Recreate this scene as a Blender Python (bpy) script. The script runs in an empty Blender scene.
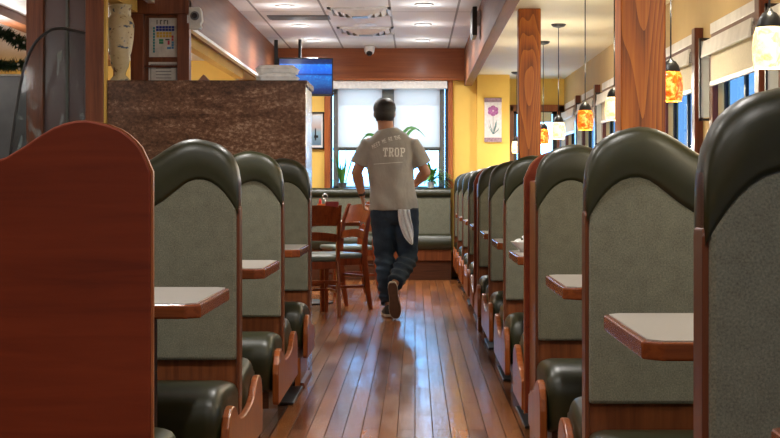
import bpy, bmesh, math, random
from mathutils import Vector, Matrix
from mathutils.bvhtree import BVHTree
random.seed(7)
PI = math.pi
sc = bpy.context.scene
C = sc.collection

# ------------------------------------------------------------------ materials
def newmat(name):
    m = bpy.data.materials.new(name); m.use_nodes = True
    nt = m.node_tree; b = nt.nodes['Principled BSDF']
    return m, nt, b
def coords(nt, scale=(1, 1, 1), rot=(0, 0, 0)):
    tc = nt.nodes.new('ShaderNodeTexCoord'); mp = nt.nodes.new('ShaderNodeMapping')
    mp.inputs['Scale'].default_value = scale; mp.inputs['Rotation'].default_value = rot
    nt.links.new(tc.outputs['Object'], mp.inputs['Vector'])
    return mp.outputs['Vector']
def noise(nt, vec, scale, detail=4, rough=.55, dist=0):
    n = nt.nodes.new('ShaderNodeTexNoise')
    n.inputs['Scale'].default_value = scale; n.inputs['Detail'].default_value = detail
    n.inputs['Roughness'].default_value = rough; n.inputs['Distortion'].default_value = dist
    nt.links.new(vec, n.inputs['Vector']); return n.outputs['Fac']
def ramp(nt, fac, stops):
    r = nt.nodes.new('ShaderNodeValToRGB'); e = r.color_ramp.elements
    while len(e) < len(stops): e.new(.5)
    for i, (p, c) in enumerate(stops): e[i].position = p; e[i].color = (*c, 1)
    nt.links.new(fac, r.inputs['Fac']); return r.outputs['Color']
def bump(nt, b, h, strength=.2, dist=.01):
    n = nt.nodes.new('ShaderNodeBump'); n.inputs['Strength'].default_value = strength
    n.inputs['Distance'].default_value = dist
    nt.links.new(h, n.inputs['Height']); nt.links.new(n.outputs['Normal'], b.inputs['Normal'])
def plain(name, col, rough=.5, metal=0, nscale=30, var=.12, bmp=0, coat=0):
    m, nt, b = newmat(name)
    v = coords(nt); f = noise(nt, v, nscale)
    lo = tuple(c*(1-var) for c in col); hi = tuple(min(1, c*(1+var)) for c in col)
    nt.links.new(ramp(nt, f, [(.3, lo), (.7, hi)]), b.inputs['Base Color'])
    b.inputs['Roughness'].default_value = rough; b.inputs['Metallic'].default_value = metal
    b.inputs['Coat Weight'].default_value = coat
    if bmp: bump(nt, b, f, bmp, .005)
    return m
def emis(name, col, s):
    m, nt, b = newmat(name)
    b.inputs['Base Color'].default_value = (*col, 1)
    b.inputs['Emission Color'].default_value = (*col, 1); b.inputs['Emission Strength'].default_value = s
    return m
def wood(name, c1, c2, c3, grain='Z', rough=.32, coat=.3, fine=60, ratio=.05, rings=0):
    m, nt, b = newmat(name)
    s = {'X': (ratio, 1, 1), 'Y': (1, ratio, 1), 'Z': (1, 1, ratio)}[grain]
    v = coords(nt, s)
    f = noise(nt, v, fine, 5, .6, .6)
    v2 = coords(nt, s); f2 = noise(nt, v2, 9, 3, .5, 1.0)
    mx = nt.nodes.new('ShaderNodeMath'); mx.operation = 'MULTIPLY_ADD'
    nt.links.new(f2, mx.inputs[0]); mx.inputs[1].default_value = .8 if not rings else .3
    nt.links.new(f, mx.inputs[2])
    out = mx.outputs[0]; lo, hi = (.62, 1.12) if not rings else (.4, .95)
    if rings:
        g = noise(nt, coords(nt, (3.2, 3.2, .55)), 1.3, 1, .4, .3)
        w = nt.nodes.new('ShaderNodeMath'); w.operation = 'MULTIPLY'; nt.links.new(g, w.inputs[0]); w.inputs[1].default_value = rings
        w2 = nt.nodes.new('ShaderNodeMath'); w2.operation = 'FRACT'; nt.links.new(w.outputs[0], w2.inputs[0]); w = w2
        a = nt.nodes.new('ShaderNodeMath'); a.operation = 'MULTIPLY_ADD'
        nt.links.new(w.outputs[0], a.inputs[0]); a.inputs[1].default_value = .5
        nt.links.new(out, a.inputs[2]); out = a.outputs[0]; lo = .45; hi = 1.2
    mr = nt.nodes.new('ShaderNodeMapRange'); mr.inputs['From Min'].default_value = lo; mr.inputs['From Max'].default_value = hi
    nt.links.new(out, mr.inputs['Value'])
    nt.links.new(ramp(nt, mr.outputs[0], [(0, c3), (.45, c2), (1, c1)]), b.inputs['Base Color'])
    b.inputs['Roughness'].default_value = rough; b.inputs['Coat Weight'].default_value = coat*.45; b.inputs['Specular IOR Level'].default_value = .28
    b.inputs['Coat Roughness'].default_value = .15
    return m

M = {}
M['booth_wood'] = wood('booth wood', (.21, .065, .021), (.15, .043, .014), (.09, .024, .009))
M['booth_back'] = wood('booth back laminate', (.20, .032, .009), (.165, .025, .007), (.125, .018, .006), 'X', .5, 0, 30, .08)
M['edge_dark'] = wood('dark bench edge wood', (.15, .05, .022), (.11, .034, .015), (.07, .02, .01))
M['panel_wood'] = wood('bench panel wood', (.30, .085, .018), (.22, .055, .012), (.14, .032, .008), 'Z', .3, .3)
M['edge_wood'] = wood('pale edge wood', (.40, .15, .06), (.31, .10, .038), (.22, .06, .022), 'Z', .28, .4)
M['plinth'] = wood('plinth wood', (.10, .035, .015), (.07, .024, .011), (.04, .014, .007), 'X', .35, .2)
M['table_edge'] = wood('table edge wood', (.21, .055, .015), (.15, .036, .011), (.09, .02, .008), 'X', .25, .5)
M['column'] = wood('oak column', (.42, .125, .013), (.27, .064, .007), (.09, .02, .003), 'Z', .45, 0, 90, .03, rings=16)
M['fascia'] = wood('fascia wood', (.24, .092, .040), (.19, .066, .028), (.15, .050, .022), 'Y', .5, 0, 25, .06)
M['fascia_x'] = wood('fascia wood cross', (.36, .105, .028), (.29, .078, .02), (.22, .056, .015), 'X', .35, .25, 30, .05)
M['casing'] = wood('casing wood', (.38, .11, .03), (.28, .075, .02), (.2, .05, .014), 'Z', .35, .2)
M['dark_casing'] = wood('dark casing wood', (.15, .04, .02), (.11, .028, .014), (.07, .018, .01), 'Z', .3, .3)
M['chair'] = wood('chair wood', (.21, .044, .011), (.15, .029, .008), (.09, .016, .005), 'Z', .28, .4)
M['partition_wood'] = wood('partition wood', (.26, .085, .035), (.19, .058, .025), (.12, .035, .016), 'Z', .35, .3)
M['vinyl'] = plain('olive vinyl', (.0165, .0175, .0045), .38, 0, 60, .12, .04)
M['laminate'] = plain('table laminate', (.34, .31, .28), .28, 0, 120, .08)
M['black_metal'] = plain('black metal', (.012, .012, .013), .4, .3)
M['black'] = plain('black plastic', (.012, .012, .013), .35)
M['chrome'] = plain('chrome', (.8, .8, .82), .12, 1, 20, .03)
M['steel'] = plain('brushed steel', (.62, .64, .66), .22, 1, 30, .08)
M['white'] = plain('white paint', (.75, .75, .74), .5)
M['sky_pale'] = plain('satin mirror', (.72, .78, .82), .3, .3, 5, .15)  # pale blue base colour stands in for sky reflected in the mirror
M['foam'] = plain('foam white', (.86, .86, .85), .6)
M['ceramic'] = plain('white ceramic', (.82, .82, .8), .2)
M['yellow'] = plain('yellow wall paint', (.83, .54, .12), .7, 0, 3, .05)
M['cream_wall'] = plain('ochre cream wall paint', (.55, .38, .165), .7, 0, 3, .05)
M['cream_ceiling'] = plain('cream ceiling paint', (.86, .77, .56), .7, 0, 2, .04)
M['cream'] = plain('cream fabric', (.78, .69, .50), .7, 0, 80, .06)
M['valance'] = plain('valance board', (.74, .71, .69), .35, 0, 7, .12)
M['grey_frame'] = plain('grey window frame', (.10, .105, .09), .45)
M['grey_stone'] = plain('grey partition stone', (.11, .125, .14), .35, 0, 5, .25)
M['plum'] = plain('plum smoked panel', (.13, .085, .085), .22, 0, 3, .2)
M['skin'] = plain('skin', (.46, .22, .13), .5, 0, 30, .06)
M['hair'] = plain('black hair', (.012, .009, .008), .5, 0, 140, .4, .5)
M['sole'] = plain('brown shoe sole', (.13, .07, .045), .6)
M['shoe'] = plain('dark shoe cloth', (.02, .02, .022), .6)
M['shoe_white'] = plain('off white rubber', (.6, .56, .48), .5)
M['towel'] = plain('towel cloth', (.80, .84, .90), .85, 0, 90, .1, .3)
M['belt'] = plain('watch strap', (.02, .018, .018), .4)
M['print'] = plain('shirt print white', (.88, .87, .82), .8)
M['pot'] = plain('pale pot', (.55, .5, .45), .5)
M['dark_pot'] = plain('dark pot', (.05, .045, .04), .5)
M['leaf'] = plain('green leaf', (.05, .17, .03), .4, 0, 30, .5)
M['leaf2'] = plain('light green leaf', (.12, .30, .05), .4, 0, 30, .4)
M['needle'] = plain('garland needles', (.02, .055, .022), .6, 0, 60, .5)
M['red'] = plain('ketchup red', (.5, .03, .02), .3)
M['orange'] = plain('orange packet', (.75, .18, .03), .4)
M['burgundy'] = plain('burgundy menu', (.2, .02, .02), .4)
M['mat_white'] = plain('picture mat', (.75, .74, .72), .6)
M['brown_card'] = plain('brown card', (.25, .11, .06), .5)
M['asphalt'] = plain('outside paving', (.75, .76, .78), .8, 0, 4, .15)
M['facade'] = plain('pale facade', (.5, .5, .5), .8, 0, 1, .2)
M['jet'] = plain('lens glass', (.005, .005, .006), .08)
M['grille'] = plain('grey grille', (.18, .18, .19), .6)

def fabric():
    m, nt, b = newmat('green grey upholstery fabric')
    v = coords(nt); f = noise(nt, v, 240, 3, .7); f2 = noise(nt, v, 28, 3)
    a = nt.nodes.new('ShaderNodeMath'); a.operation = 'MULTIPLY_ADD'
    nt.links.new(f2, a.inputs[0]); a.inputs[1].default_value = .25; nt.links.new(f, a.inputs[2])
    nt.links.new(ramp(nt, a.outputs[0], [(.35, (.056, .056, .036)), (.85, (.19, .186, .130))]), b.inputs['Base Color'])
    b.inputs['Roughness'].default_value = .85; b.inputs['Sheen Weight'].default_value = .15
    bump(nt, b, f, .3, .003); return m
M['fabric'] = fabric()

def granite():
    m, nt, b = newmat('brown granite')
    v = coords(nt, (.8, 1, 1.2)); f = noise(nt, v, 48, 8, .85, .2); v2 = coords(nt, (.5, 1, 2.2)); f2 = noise(nt, v2, 3, 4, .6, .8)
    a = nt.nodes.new('ShaderNodeMath'); a.operation = 'MULTIPLY_ADD'
    nt.links.new(f2, a.inputs[0]); a.inputs[1].default_value = .65; nt.links.new(f, a.inputs[2])
    col = ramp(nt, a.outputs[0], [(.56, (.008, .005, .004)), (.72, (.062, .026, .013)), (.88, (.16, .075, .04)), (1, (.42, .27, .18))])
    vo = nt.nodes.new('ShaderNodeTexVoronoi'); vo.inputs['Scale'].default_value = 55
    nt.links.new(coords(nt), vo.inputs['Vector'])
    sp = ramp(nt, vo.outputs['Distance'], [(.10, (0, 0, 0)), (.2, (1, 1, 1))])
    mx = nt.nodes.new('ShaderNodeMix'); mx.data_type = 'RGBA'; mx.blend_type = 'MULTIPLY'; mx.inputs[0].default_value = .45
    nt.links.new(col, mx.inputs[6]); nt.links.new(sp, mx.inputs[7]); nt.links.new(mx.outputs[2], b.inputs['Base Color'])
    b.inputs['Roughness'].default_value = .25; return m
M['granite'] = granite()

def floor_mat():
    m, nt, b = newmat('plank floor')
    tc = nt.nodes.new('ShaderNodeTexCoord'); sx = nt.nodes.new('ShaderNodeSeparateXYZ'); cx = nt.nodes.new('ShaderNodeCombineXYZ')
    nt.links.new(tc.outputs['Object'], sx.inputs[0]); nt.links.new(sx.outputs['Y'], cx.inputs['X']); nt.links.new(sx.outputs['X'], cx.inputs['Y'])
    br = nt.nodes.new('ShaderNodeTexBrick'); nt.links.new(cx.outputs[0], br.inputs['Vector'])
    br.offset = .37; br.inputs['Scale'].default_value = 1; br.inputs['Mortar Size'].default_value = .0022; br.inputs['Mortar Smooth'].default_value = .3
    br.inputs['Brick Width'].default_value = .82; br.inputs['Row Height'].default_value = .0765
    br.inputs['Color1'].default_value = (.40, .145, .042, 1); br.inputs['Color2'].default_value = (.13, .042, .013, 1)
    br.inputs['Mortar'].default_value = (.03, .014, .008, 1)
    g = noise(nt, coords(nt, (1, .05, 1)), 70, 5, .6, .4)
    gr = ramp(nt, g, [(.3, (.6, .6, .6)), (.7, (1.15, 1.1, 1.05))])
    mx = nt.nodes.new('ShaderNodeMix'); mx.data_type = 'RGBA'; mx.blend_type = 'MULTIPLY'; mx.inputs[0].default_value = .85
    nt.links.new(br.outputs['Color'], mx.inputs[6]); nt.links.new(gr, mx.inputs[7]); nt.links.new(mx.outputs[2], b.inputs['Base Color'])
    r = noise(nt, coords(nt, (1, .3, 1)), 6, 5, .6)
    rr = nt.nodes.new('ShaderNodeMapRange'); rr.inputs['From Min'].default_value = .35; rr.inputs['From Max'].default_value = .65; rr.inputs['To Min'].default_value = .16; rr.inputs['To Max'].default_value = .25
    nt.links.new(r, rr.inputs['Value'])
    ra = nt.nodes.new('ShaderNodeMath'); ra.operation = 'MULTIPLY_ADD'; nt.links.new(br.outputs['Fac'], ra.inputs[0]); ra.inputs[1].default_value = .6
    nt.links.new(rr.outputs[0], ra.inputs[2]); nt.links.new(ra.outputs[0], b.inputs['Roughness'])
    sp = nt.nodes.new('ShaderNodeMath'); sp.operation = 'MULTIPLY_ADD'; nt.links.new(br.outputs['Fac'], sp.inputs[0]); sp.inputs[1].default_value = -.4; sp.inputs[2].default_value = .5
    nt.links.new(sp.outputs[0], b.inputs['Specular IOR Level'])
    w = noise(nt, coords(nt, (1, .16, 1)), 13, 3, .5)
    ad = nt.nodes.new('ShaderNodeMath'); ad.operation = 'MULTIPLY_ADD'
    nt.links.new(br.outputs['Fac'], ad.inputs[0]); ad.inputs[1].default_value = -.5; nt.links.new(w, ad.inputs[2])
    bump(nt, b, ad.outputs[0], .2, .012)
    return m
M['floor'] = floor_mat()

def ceil_mat():
    m, nt, b = newmat('grid ceiling')
    tc = nt.nodes.new('ShaderNodeTexCoord'); mp = nt.nodes.new('ShaderNodeMapping')
    nt.links.new(tc.outputs['Object'], mp.inputs['Vector'])
    mp.inputs['Location'].default_value = (-.385+.61*20, -17.6+1.22*40, 0)
    br = nt.nodes.new('ShaderNodeTexBrick'); nt.links.new(mp.outputs[0], br.inputs['Vector'])
    br.offset = 0; br.inputs['Scale'].default_value = 1; br.inputs['Mortar Size'].default_value = .010
    br.inputs['Mortar Smooth'].default_value = 0; br.inputs['Bias'].default_value = 0
    br.inputs['Brick Width'].default_value = .61; br.inputs['Row Height'].default_value = 1.22
    br.inputs['Color1'].default_value = (.84, .84, .85, 1); br.inputs['Color2'].default_value = (.80, .80, .82, 1)
    br.inputs['Mortar'].default_value = (.28, .28, .29, 1)
    nt.links.new(br.outputs['Color'], b.inputs['Base Color']); b.inputs['Roughness'].default_value = .75
    return m
M['ceiling'] = ceil_mat()

def glow(name, c1, c2, c3, s, sc_=28):
    m, nt, b = newmat(name)
    f = noise(nt, coords(nt), sc_, 5, .65, .8)
    col = ramp(nt, f, [(.34, c1), (.5, c2), (.64, c3)])
    nt.links.new(col, b.inputs['Base Color']); nt.links.new(col, b.inputs['Emission Color'])
    b.inputs['Emission Strength'].default_value = s; b.inputs['Roughness'].default_value = .25
    return m
M['amber'] = glow('amber art glass', (.45, .03, .004), (.95, .22, .012), (1.0, .60, .12), 1.25)
M['creamglass'] = glow('cream art glass', (.95, .55, .16), (1.0, .80, .42), (1.0, .93, .70), 1.45)
M['lamp_white'] = emis('downlight lens', (1, .97, .93), 2.2)

def shade_mat(nm, c):
    m, nt, b = newmat(nm)
    out = nt.nodes['Material Output']
    tr = nt.nodes.new('ShaderNodeBsdfTranslucent'); tr.inputs['Color'].default_value = (*c, 1)
    df = nt.nodes.new('ShaderNodeBsdfDiffuse'); df.inputs['Color'].default_value = (.55, .6, .62, 1)
    mx = nt.nodes.new('ShaderNodeMixShader'); mx.inputs[0].default_value = .25
    nt.links.new(tr.outputs[0], mx.inputs[1]); nt.links.new(df.outputs[0], mx.inputs[2]); nt.links.new(mx.outputs[0], out.inputs['Surface'])
    return m
M['shade'] = shade_mat('roller shade cloth', (.70, .275, .16))
M['sheer'] = shade_mat('sheer shade cloth', (.92, .95, .97))
def glass_mat(name, tint, etched=False):
    m, nt, b = newmat(name); out = nt.nodes['Material Output']
    t = nt.nodes.new('ShaderNodeBsdfTransparent'); t.inputs['Color'].default_value = (*tint, 1)
    g = nt.nodes.new('ShaderNodeBsdfGlossy'); g.inputs['Roughness'].default_value = .05; g.inputs['Color'].default_value = (.18, .18, .18, 1)
    fr = nt.nodes.new('ShaderNodeFresnel'); fr.inputs['IOR'].default_value = 1.45
    geo = nt.nodes.new('ShaderNodeNewGeometry'); fm = nt.nodes.new('ShaderNodeMath'); fm.operation = 'SUBTRACT'; fm.use_clamp = True
    nt.links.new(fr.outputs[0], fm.inputs[0]); nt.links.new(geo.outputs['Backfacing'], fm.inputs[1])
    mx = nt.nodes.new('ShaderNodeMixShader'); nt.links.new(fm.outputs[0], mx.inputs[0])
    nt.links.new(t.outputs[0], mx.inputs[1]); nt.links.new(g.outputs[0], mx.inputs[2]); last = mx
    if etched:
        d = nt.nodes.new('ShaderNodeBsdfDiffuse'); d.inputs['Color'].default_value = (.30, .38, .38, 1)
        f = noise(nt, coords(nt, (1.6, 1, .6)), 9, 5, .65, 1.2)
        rr = ramp(nt, f, [(.56, (0, 0, 0)), (.66, (.3, .3, .3))])
        m2 = nt.nodes.new('ShaderNodeMixShader'); nt.links.new(rr, m2.inputs[0])
        nt.links.new(mx.outputs[0], m2.inputs[1]); nt.links.new(d.outputs[0], m2.inputs[2]); last = m2
    nt.links.new(last.outputs[0], out.inputs['Surface']); return m
M['glass'] = glass_mat('window glass', (.95, .98, .99))
M['tinted'] = glass_mat('tinted window glass', (.31, .30, .31))
M['etched'] = glass_mat('etched divider glass', (.82, .84, .84), True)

def screen_mat():
    m, nt, b = newmat('television picture')
    tc = nt.nodes.new('ShaderNodeTexCoord'); sx = nt.nodes.new('ShaderNodeSeparateXYZ'); nt.links.new(tc.outputs['Generated'], sx.inputs[0])
    col = ramp(nt, sx.outputs['Z'], [(0, (.003, .01, .05)), (.14, (.004, .03, .16)), (.3, (.01, .12, .42)), (.52, (.01, .16, .62)), (.56, (.0, .02, .2)), (.60, (.01, .14, .75)), (.84, (.02, .22, .95)), (.87, (.01, .03, .14)), (1, (.005, .02, .1))])
    f = noise(nt, coords(nt), 26, 5, .8)
    r2 = ramp(nt, f, [(.5, (.7, .8, 1)), (.68, (2.2, 2.6, 1.8))])
    mx = nt.nodes.new('ShaderNodeMix'); mx.data_type = 'RGBA'; mx.blend_type = 'MULTIPLY'; mx.inputs[0].default_value = .6
    nt.links.new(col, mx.inputs[6]); nt.links.new(r2, mx.inputs[7])
    b.inputs['Base Color'].default_value = (.01, .01, .02, 1)
    nt.links.new(mx.outputs[2], b.inputs['Emission Color']); b.inputs['Emission Strength'].default_value = 1.1
    b.inputs['Roughness'].default_value = .2; return m
M['screen'] = screen_mat()

def cloth(name, c1, c2, s=22, b_=.5, dist=.02, rough=.9, stretch=(1, 1, .5)):
    m, nt, b = newmat(name); f = noise(nt, coords(nt, stretch), s, 4, .6, .6); f2 = noise(nt, coords(nt), 5, 3, .6)
    nt.links.new(ramp(nt, f2, [(.35, c1), (.65, c2)]), b.inputs['Base Color'])
    b.inputs['Roughness'].default_value = rough; bump(nt, b, f, b_, dist); return m
M['shirt'] = cloth('grey brown t-shirt cotton', (.31, .295, .265), (.39, .37, .335), 9, .5, .03)
M['jeans'] = cloth('dark blue denim', (.012, .022, .040), (.03, .055, .095), 16, .6, .02)

def spotted():
    m, nt, b = newmat('spotted white paper')
    vo = nt.nodes.new('ShaderNodeTexVoronoi'); vo.inputs['Scale'].default_value = 22; nt.links.new(coords(nt), vo.inputs['Vector'])
    nt.links.new(ramp(nt, vo.outputs['Distance'], [(.28, (.01, .01, .01)), (.34, (.85, .85, .83))]), b.inputs['Base Color']); return m
M['spotted'] = spotted()
def vase_mat():
    m, nt, b = newmat('painted cream vase glaze')
    f = noise(nt, coords(nt), 17, 4, .6, .5); f2 = noise(nt, coords(nt), 34, 2, .5)
    c = ramp(nt, f, [(.36, (.20, .09, .05)), (.42, (.60, .50, .29)), (.58, (.66, .56, .34)), (.64, (.10, .13, .18))])
    nt.links.new(c, b.inputs['Base Color']); b.inputs['Roughness'].default_value = .22; return m
M['vase'] = vase_mat()
def seascape():
    m, nt, b = newmat('beach picture')
    tc = nt.nodes.new('ShaderNodeTexCoord'); sx = nt.nodes.new('ShaderNodeSeparateXYZ'); nt.links.new(tc.outputs['Generated'], sx.inputs[0])
    nt.links.new(ramp(nt, sx.outputs['Z'], [(0, (.12, .2, .3)), (.45, (.25, .4, .5)), (.6, (.5, .38, .35)), (1, (.6, .7, .8))]), b.inputs['Base Color']); return m
M['seascape'] = seascape()

# ------------------------------------------------------------------ geometry helpers
def bx(bm, x0, x1, y0, y1, z0, z1, rot=None):
    vs = [Vector((x, y, z)) for x in (x0, x1) for y in (y0, y1) for z in (z0, z1)]
    if rot is not None: vs = [rot @ v for v in vs]
    v = [bm.verts.new(p) for p in vs]
    for f in ((0, 1, 3, 2), (4, 6, 7, 5), (0, 4, 5, 1), (2, 3, 7, 6), (0, 2, 6, 4), (1, 5, 7, 3)): bm.faces.new([v[i] for i in f])
    return bm
def prism(bm, pts, axis, a, b):
    """pts: 2D outline; axis the extrusion axis; 2D = the two others in order."""
    def P(p, t):
        if axis == 'X': return (t, p[0], p[1])
        if axis == 'Y': return (p[0], t, p[1])
        return (p[0], p[1], t)
    A = [bm.verts.new(P(p, a)) for p in pts]; B = [bm.verts.new(P(p, b)) for p in pts]
    n = len(pts); bm.faces.new(A[::-1]); bm.faces.new(B)
    for i in range(n): bm.faces.new([A[i], A[(i+1) % n], B[(i+1) % n], B[i]])
    return bm
def loft(bm, rings, caps=True, closed=True):
    R = [[bm.verts.new(p) for p in r] for r in rings]; n = len(R[0])
    for a, b in zip(R, R[1:]):
        for i in range(n if closed else n-1): bm.faces.new([a[i], a[(i+1) % n], b[(i+1) % n], b[i]])
    if caps: bm.faces.new(R[0][::-1]); bm.faces.new(R[-1])
    return bm
def lathe(bm, prof, cx=0, cy=0, n=20, cz=0, caps=True):
    return loft(bm, [[(cx+max(r, .0004)*math.cos(2*PI*i/n), cy+max(r, .0004)*math.sin(2*PI*i/n), cz+z) for i in range(n)] for r, z in prof], caps)
def tube(bm, pts, rad, n=12, ref=Vector((1, 0, 0)), round_ends=True):
    pts = [Vector(p) for p in pts]
    if not isinstance(rad, (list, tuple)): rad = [rad]*len(pts)
    rad = [(r, r) if not isinstance(r, (list, tuple)) else r for r in rad]
    rings = []
    T = []
    for i in range(len(pts)):
        a = pts[max(0, i-1)]; b = pts[min(len(pts)-1, i+1)]; T.append((b-a).normalized())
    def ring(c, t, ra, rb):
        r = ref if abs(ref.dot(t)) < .92 else Vector((0, 1, 0))
        u = (r - t*r.dot(t)).normalized(); v = t.cross(u)
        return [c+u*ra*math.cos(2*PI*k/n)+v*rb*math.sin(2*PI*k/n) for k in range(n)]
    if round_ends:
        for k in (.97, .8, .45):
            ra, rb = rad[0]; m_ = min(ra, rb); s = math.sqrt(1-k*k)
            rings.append(ring(pts[0]-T[0]*m_*k, T[0], ra*s, rb*s))
    for p, t, (ra, rb) in zip(pts, T, rad): rings.append(ring(p, t, ra, rb))
    if round_ends:
        for k in (.45, .8, .97):
            ra, rb = rad[-1]; m_ = min(ra, rb); s = math.sqrt(1-k*k)
            rings.append(ring(pts[-1]+T[-1]*m_*k, T[-1], ra*s, rb*s))
    return loft(bm, rings)
def ball(bm, c, r, n=14):
    rx, ry, rz = r if isinstance(r, (tuple, list)) else (r, r, r); c = Vector(c)
    rings = []
    for j in range(n//2+1):
        th = PI*j/(n//2); th = min(max(th, .06), PI-.06)
        rings.append([c+Vector((rx*math.sin(th)*math.cos(2*PI*k/n), ry*math.sin(th)*math.sin(2*PI*k/n), -rz*math.cos(th))) for k in range(n)])
    return loft(bm, rings)
def obj(name, bm, mat, parent=None, bevel=0, smooth=False, seg=2, label=None):
    bmesh.ops.recalc_face_normals(bm, faces=bm.faces[:])
    me = bpy.data.meshes.new(name); bm.to_mesh(me); bm.free()
    o = bpy.data.objects.new(name, me); C.objects.link(o)
    me.materials.append(M[mat] if isinstance(mat, str) else mat)
    if smooth:
        for p in me.polygons: p.use_smooth = True
    if bevel:
        m = o.modifiers.new('b', 'BEVEL'); m.width = bevel; m.segments = seg; m.limit_method = 'ANGLE'; m.angle_limit = .6
        m.harden_normals = False
    if parent is not None: o.parent = parent
    if label: o['label'] = label
    return o
def smooth_angle(o, ang=.7):
    me = o.data
    for p in me.polygons: p.use_smooth = True
    bm = bmesh.new(); bm.from_mesh(me)
    for e in bm.edges:
        if len(e.link_faces) == 2 and e.calc_face_angle(0) > ang: e.smooth = False
    bm.to_mesh(me); bm.free(); return o
def N(): return bmesh.new()
def empty(name, loc=(0, 0, 0), rz=0):
    o = bpy.data.objects.new(name, None); C.objects.link(o); o.location = loc; o.rotation_euler = (0, 0, rz); o.empty_display_size = .1
    return o
def tag(o, label, cat, group=None):
    o['label'] = label; o['category'] = cat
    if group: o['group'] = group
    return o
def struct(o): o['kind'] = 'structure'; return o
def copy_tree(o, parent=None):
    c = o.copy(); C.objects.link(c)
    if parent is not None: c.parent = parent
    for ch in list(o.children): copy_tree(ch, c)
    return c
def remesh(bm, voxel, iters=3):
    me = bpy.data.meshes.new('t'); bmesh.ops.recalc_face_normals(bm, faces=bm.faces[:]); bm.to_mesh(me); bm.free()
    o = bpy.data.objects.new('t', me); C.objects.link(o)
    r = o.modifiers.new('r', 'REMESH'); r.mode = 'VOXEL'; r.voxel_size = voxel
    s = o.modifiers.new('s', 'SMOOTH'); s.iterations = iters; s.factor = .5
    bpy.context.view_layer.update()
    dg = bpy.context.evaluated_depsgraph_get()
    m2 = bpy.data.meshes.new_from_object(o.evaluated_get(dg))
    bpy.data.objects.remove(o); b2 = bmesh.new(); b2.from_mesh(m2); return b2

# ------------------------------------------------------------------ room shell
FY0, FY1 = -2.5, 18.4
CZ, BZ, LZ = 2.66, 2.355, 2.3
WX = 1.8
struct(obj('floor', bx(N(), -6.2, 2.0, FY0-.1, FY1+.2, -.1, 0), 'floor'))
struct(obj('ceiling', bx(N(), -1.66, .62, FY0-.1, 17.8, CZ, CZ+.1), 'ceiling'))
struct(obj('ceiling_booth_bay', bx(N(), .62, 2.0, FY0-.1, FY1+.2, BZ, BZ+.1), 'cream_ceiling'))
struct(obj('ceiling_left_room', bx(N(), -6.2, -1.66, FY0-.1, 17.8, LZ, LZ+.1), 'white'))
# fascias that drop around the raised ceiling
struct(obj('trim_1', bx(N(), .575, .665, FY0, 17.7, 2.23, CZ+.05), 'fascia', bevel=.006))
struct(obj('trim_2', bx(N(), -1.70, -1.61, FY0, 17.7, 2.20, CZ+.05), 'fascia', bevel=.006))
struct(obj('trim_3', bx(N(), -1.78, -1.70, FY0, 15.0, 2.12, LZ+.05), 'yellow'))
struct(obj('trim_4', bx(N(), -1.635, -1.595, FY0, 17.65, 2.175, 2.20), 'valance'))
struct(obj('trim_5', bx(N(), -1.61, .575, 17.60, 17.7, 2.315, CZ+.02), 'fascia_x'))
b = N(); bx(b, -1.61, .575, 17.57, 17.62, 2.285, 2.325)
struct(obj('trim_6', b, 'fascia_x', bevel=.008))
struct(obj('trim_7', bx(N(), -3.0, -2.85, 6, 14.9, 2.235, LZ+.02), 'fascia'))
# back wall with the wide window opening
WXa, WXb, WZa, WZb = -1.0, .395, 1.03, 2.29
b = N()
bx(b, -6.2, WXa, 17.7, 17.85, 0, CZ+.1); bx(b, WXb, 1.10, 17.7, 17.85, 0, CZ+.1)
bx(b, WXa, WXb, 17.7, 17.85, 0, WZa); bx(b, WXa, WXb, 17.7, 17.85, WZb, CZ+.1)
struct(obj('wall_back', b, 'yellow'))
bxa, bxb = 1.20, 1.70
b = N(); y0 = 18.3; y1 = 18.45
bx(b, 1.0, bxa, y0, y1, 0, 2.5); bx(b, bxb, 2.0, y0, y1, 0, 2.5); bx(b, bxa, bxb, y0, y1, 0, .9); bx(b, bxa, bxb, y0, y1, 1.98, 2.5)
bx(b, 1.0, 1.10, 17.85, y0, 0, 2.5)
struct(obj('wall_bay_end', b, 'yellow'))
struct(obj('wall_pier', bx(N(), .72, 1.10, 17.62, 17.7, 0, BZ+.05), 'yellow'))
# right wall and its window openings
units = [(-1.1), .65, 2.4, 4.2, 6.0, 7.73, 9.5, 11.25, 13.0, 14.75, 16.5]
ULEN = 1.34
b = N(); bx(b, WX, WX+.07, FY0-.1, FY1+.2, 0, .85); bx(b, WX, WX+.07, FY0-.1, FY1+.2, 1.93, BZ+.1)
prev = FY0-.1
for n in units:
    bx(b, WX, WX+.07, prev, n+.07, .85, 1.93); prev = n+ULEN-.07
bx(b, WX, WX+.07, prev, FY1+.2, .85, 1.93)
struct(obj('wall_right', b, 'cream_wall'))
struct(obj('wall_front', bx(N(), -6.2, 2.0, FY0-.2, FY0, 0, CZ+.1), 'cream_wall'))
struct(obj('wall_left', bx(N(), -6.3, -6.15, FY0-.1, 17.8, 0, CZ+.1), 'yellow'))
struct(obj('wall_left_room_end', bx(N(), -6.2, -1.78, 15.0, 15.12, 0, LZ+.05), 'yellow'))

def window_root(n, loc=(0, 0, 0)):
    o = empty('window_%d' % n, loc); o['kind'] = 'structure'; return o
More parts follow.
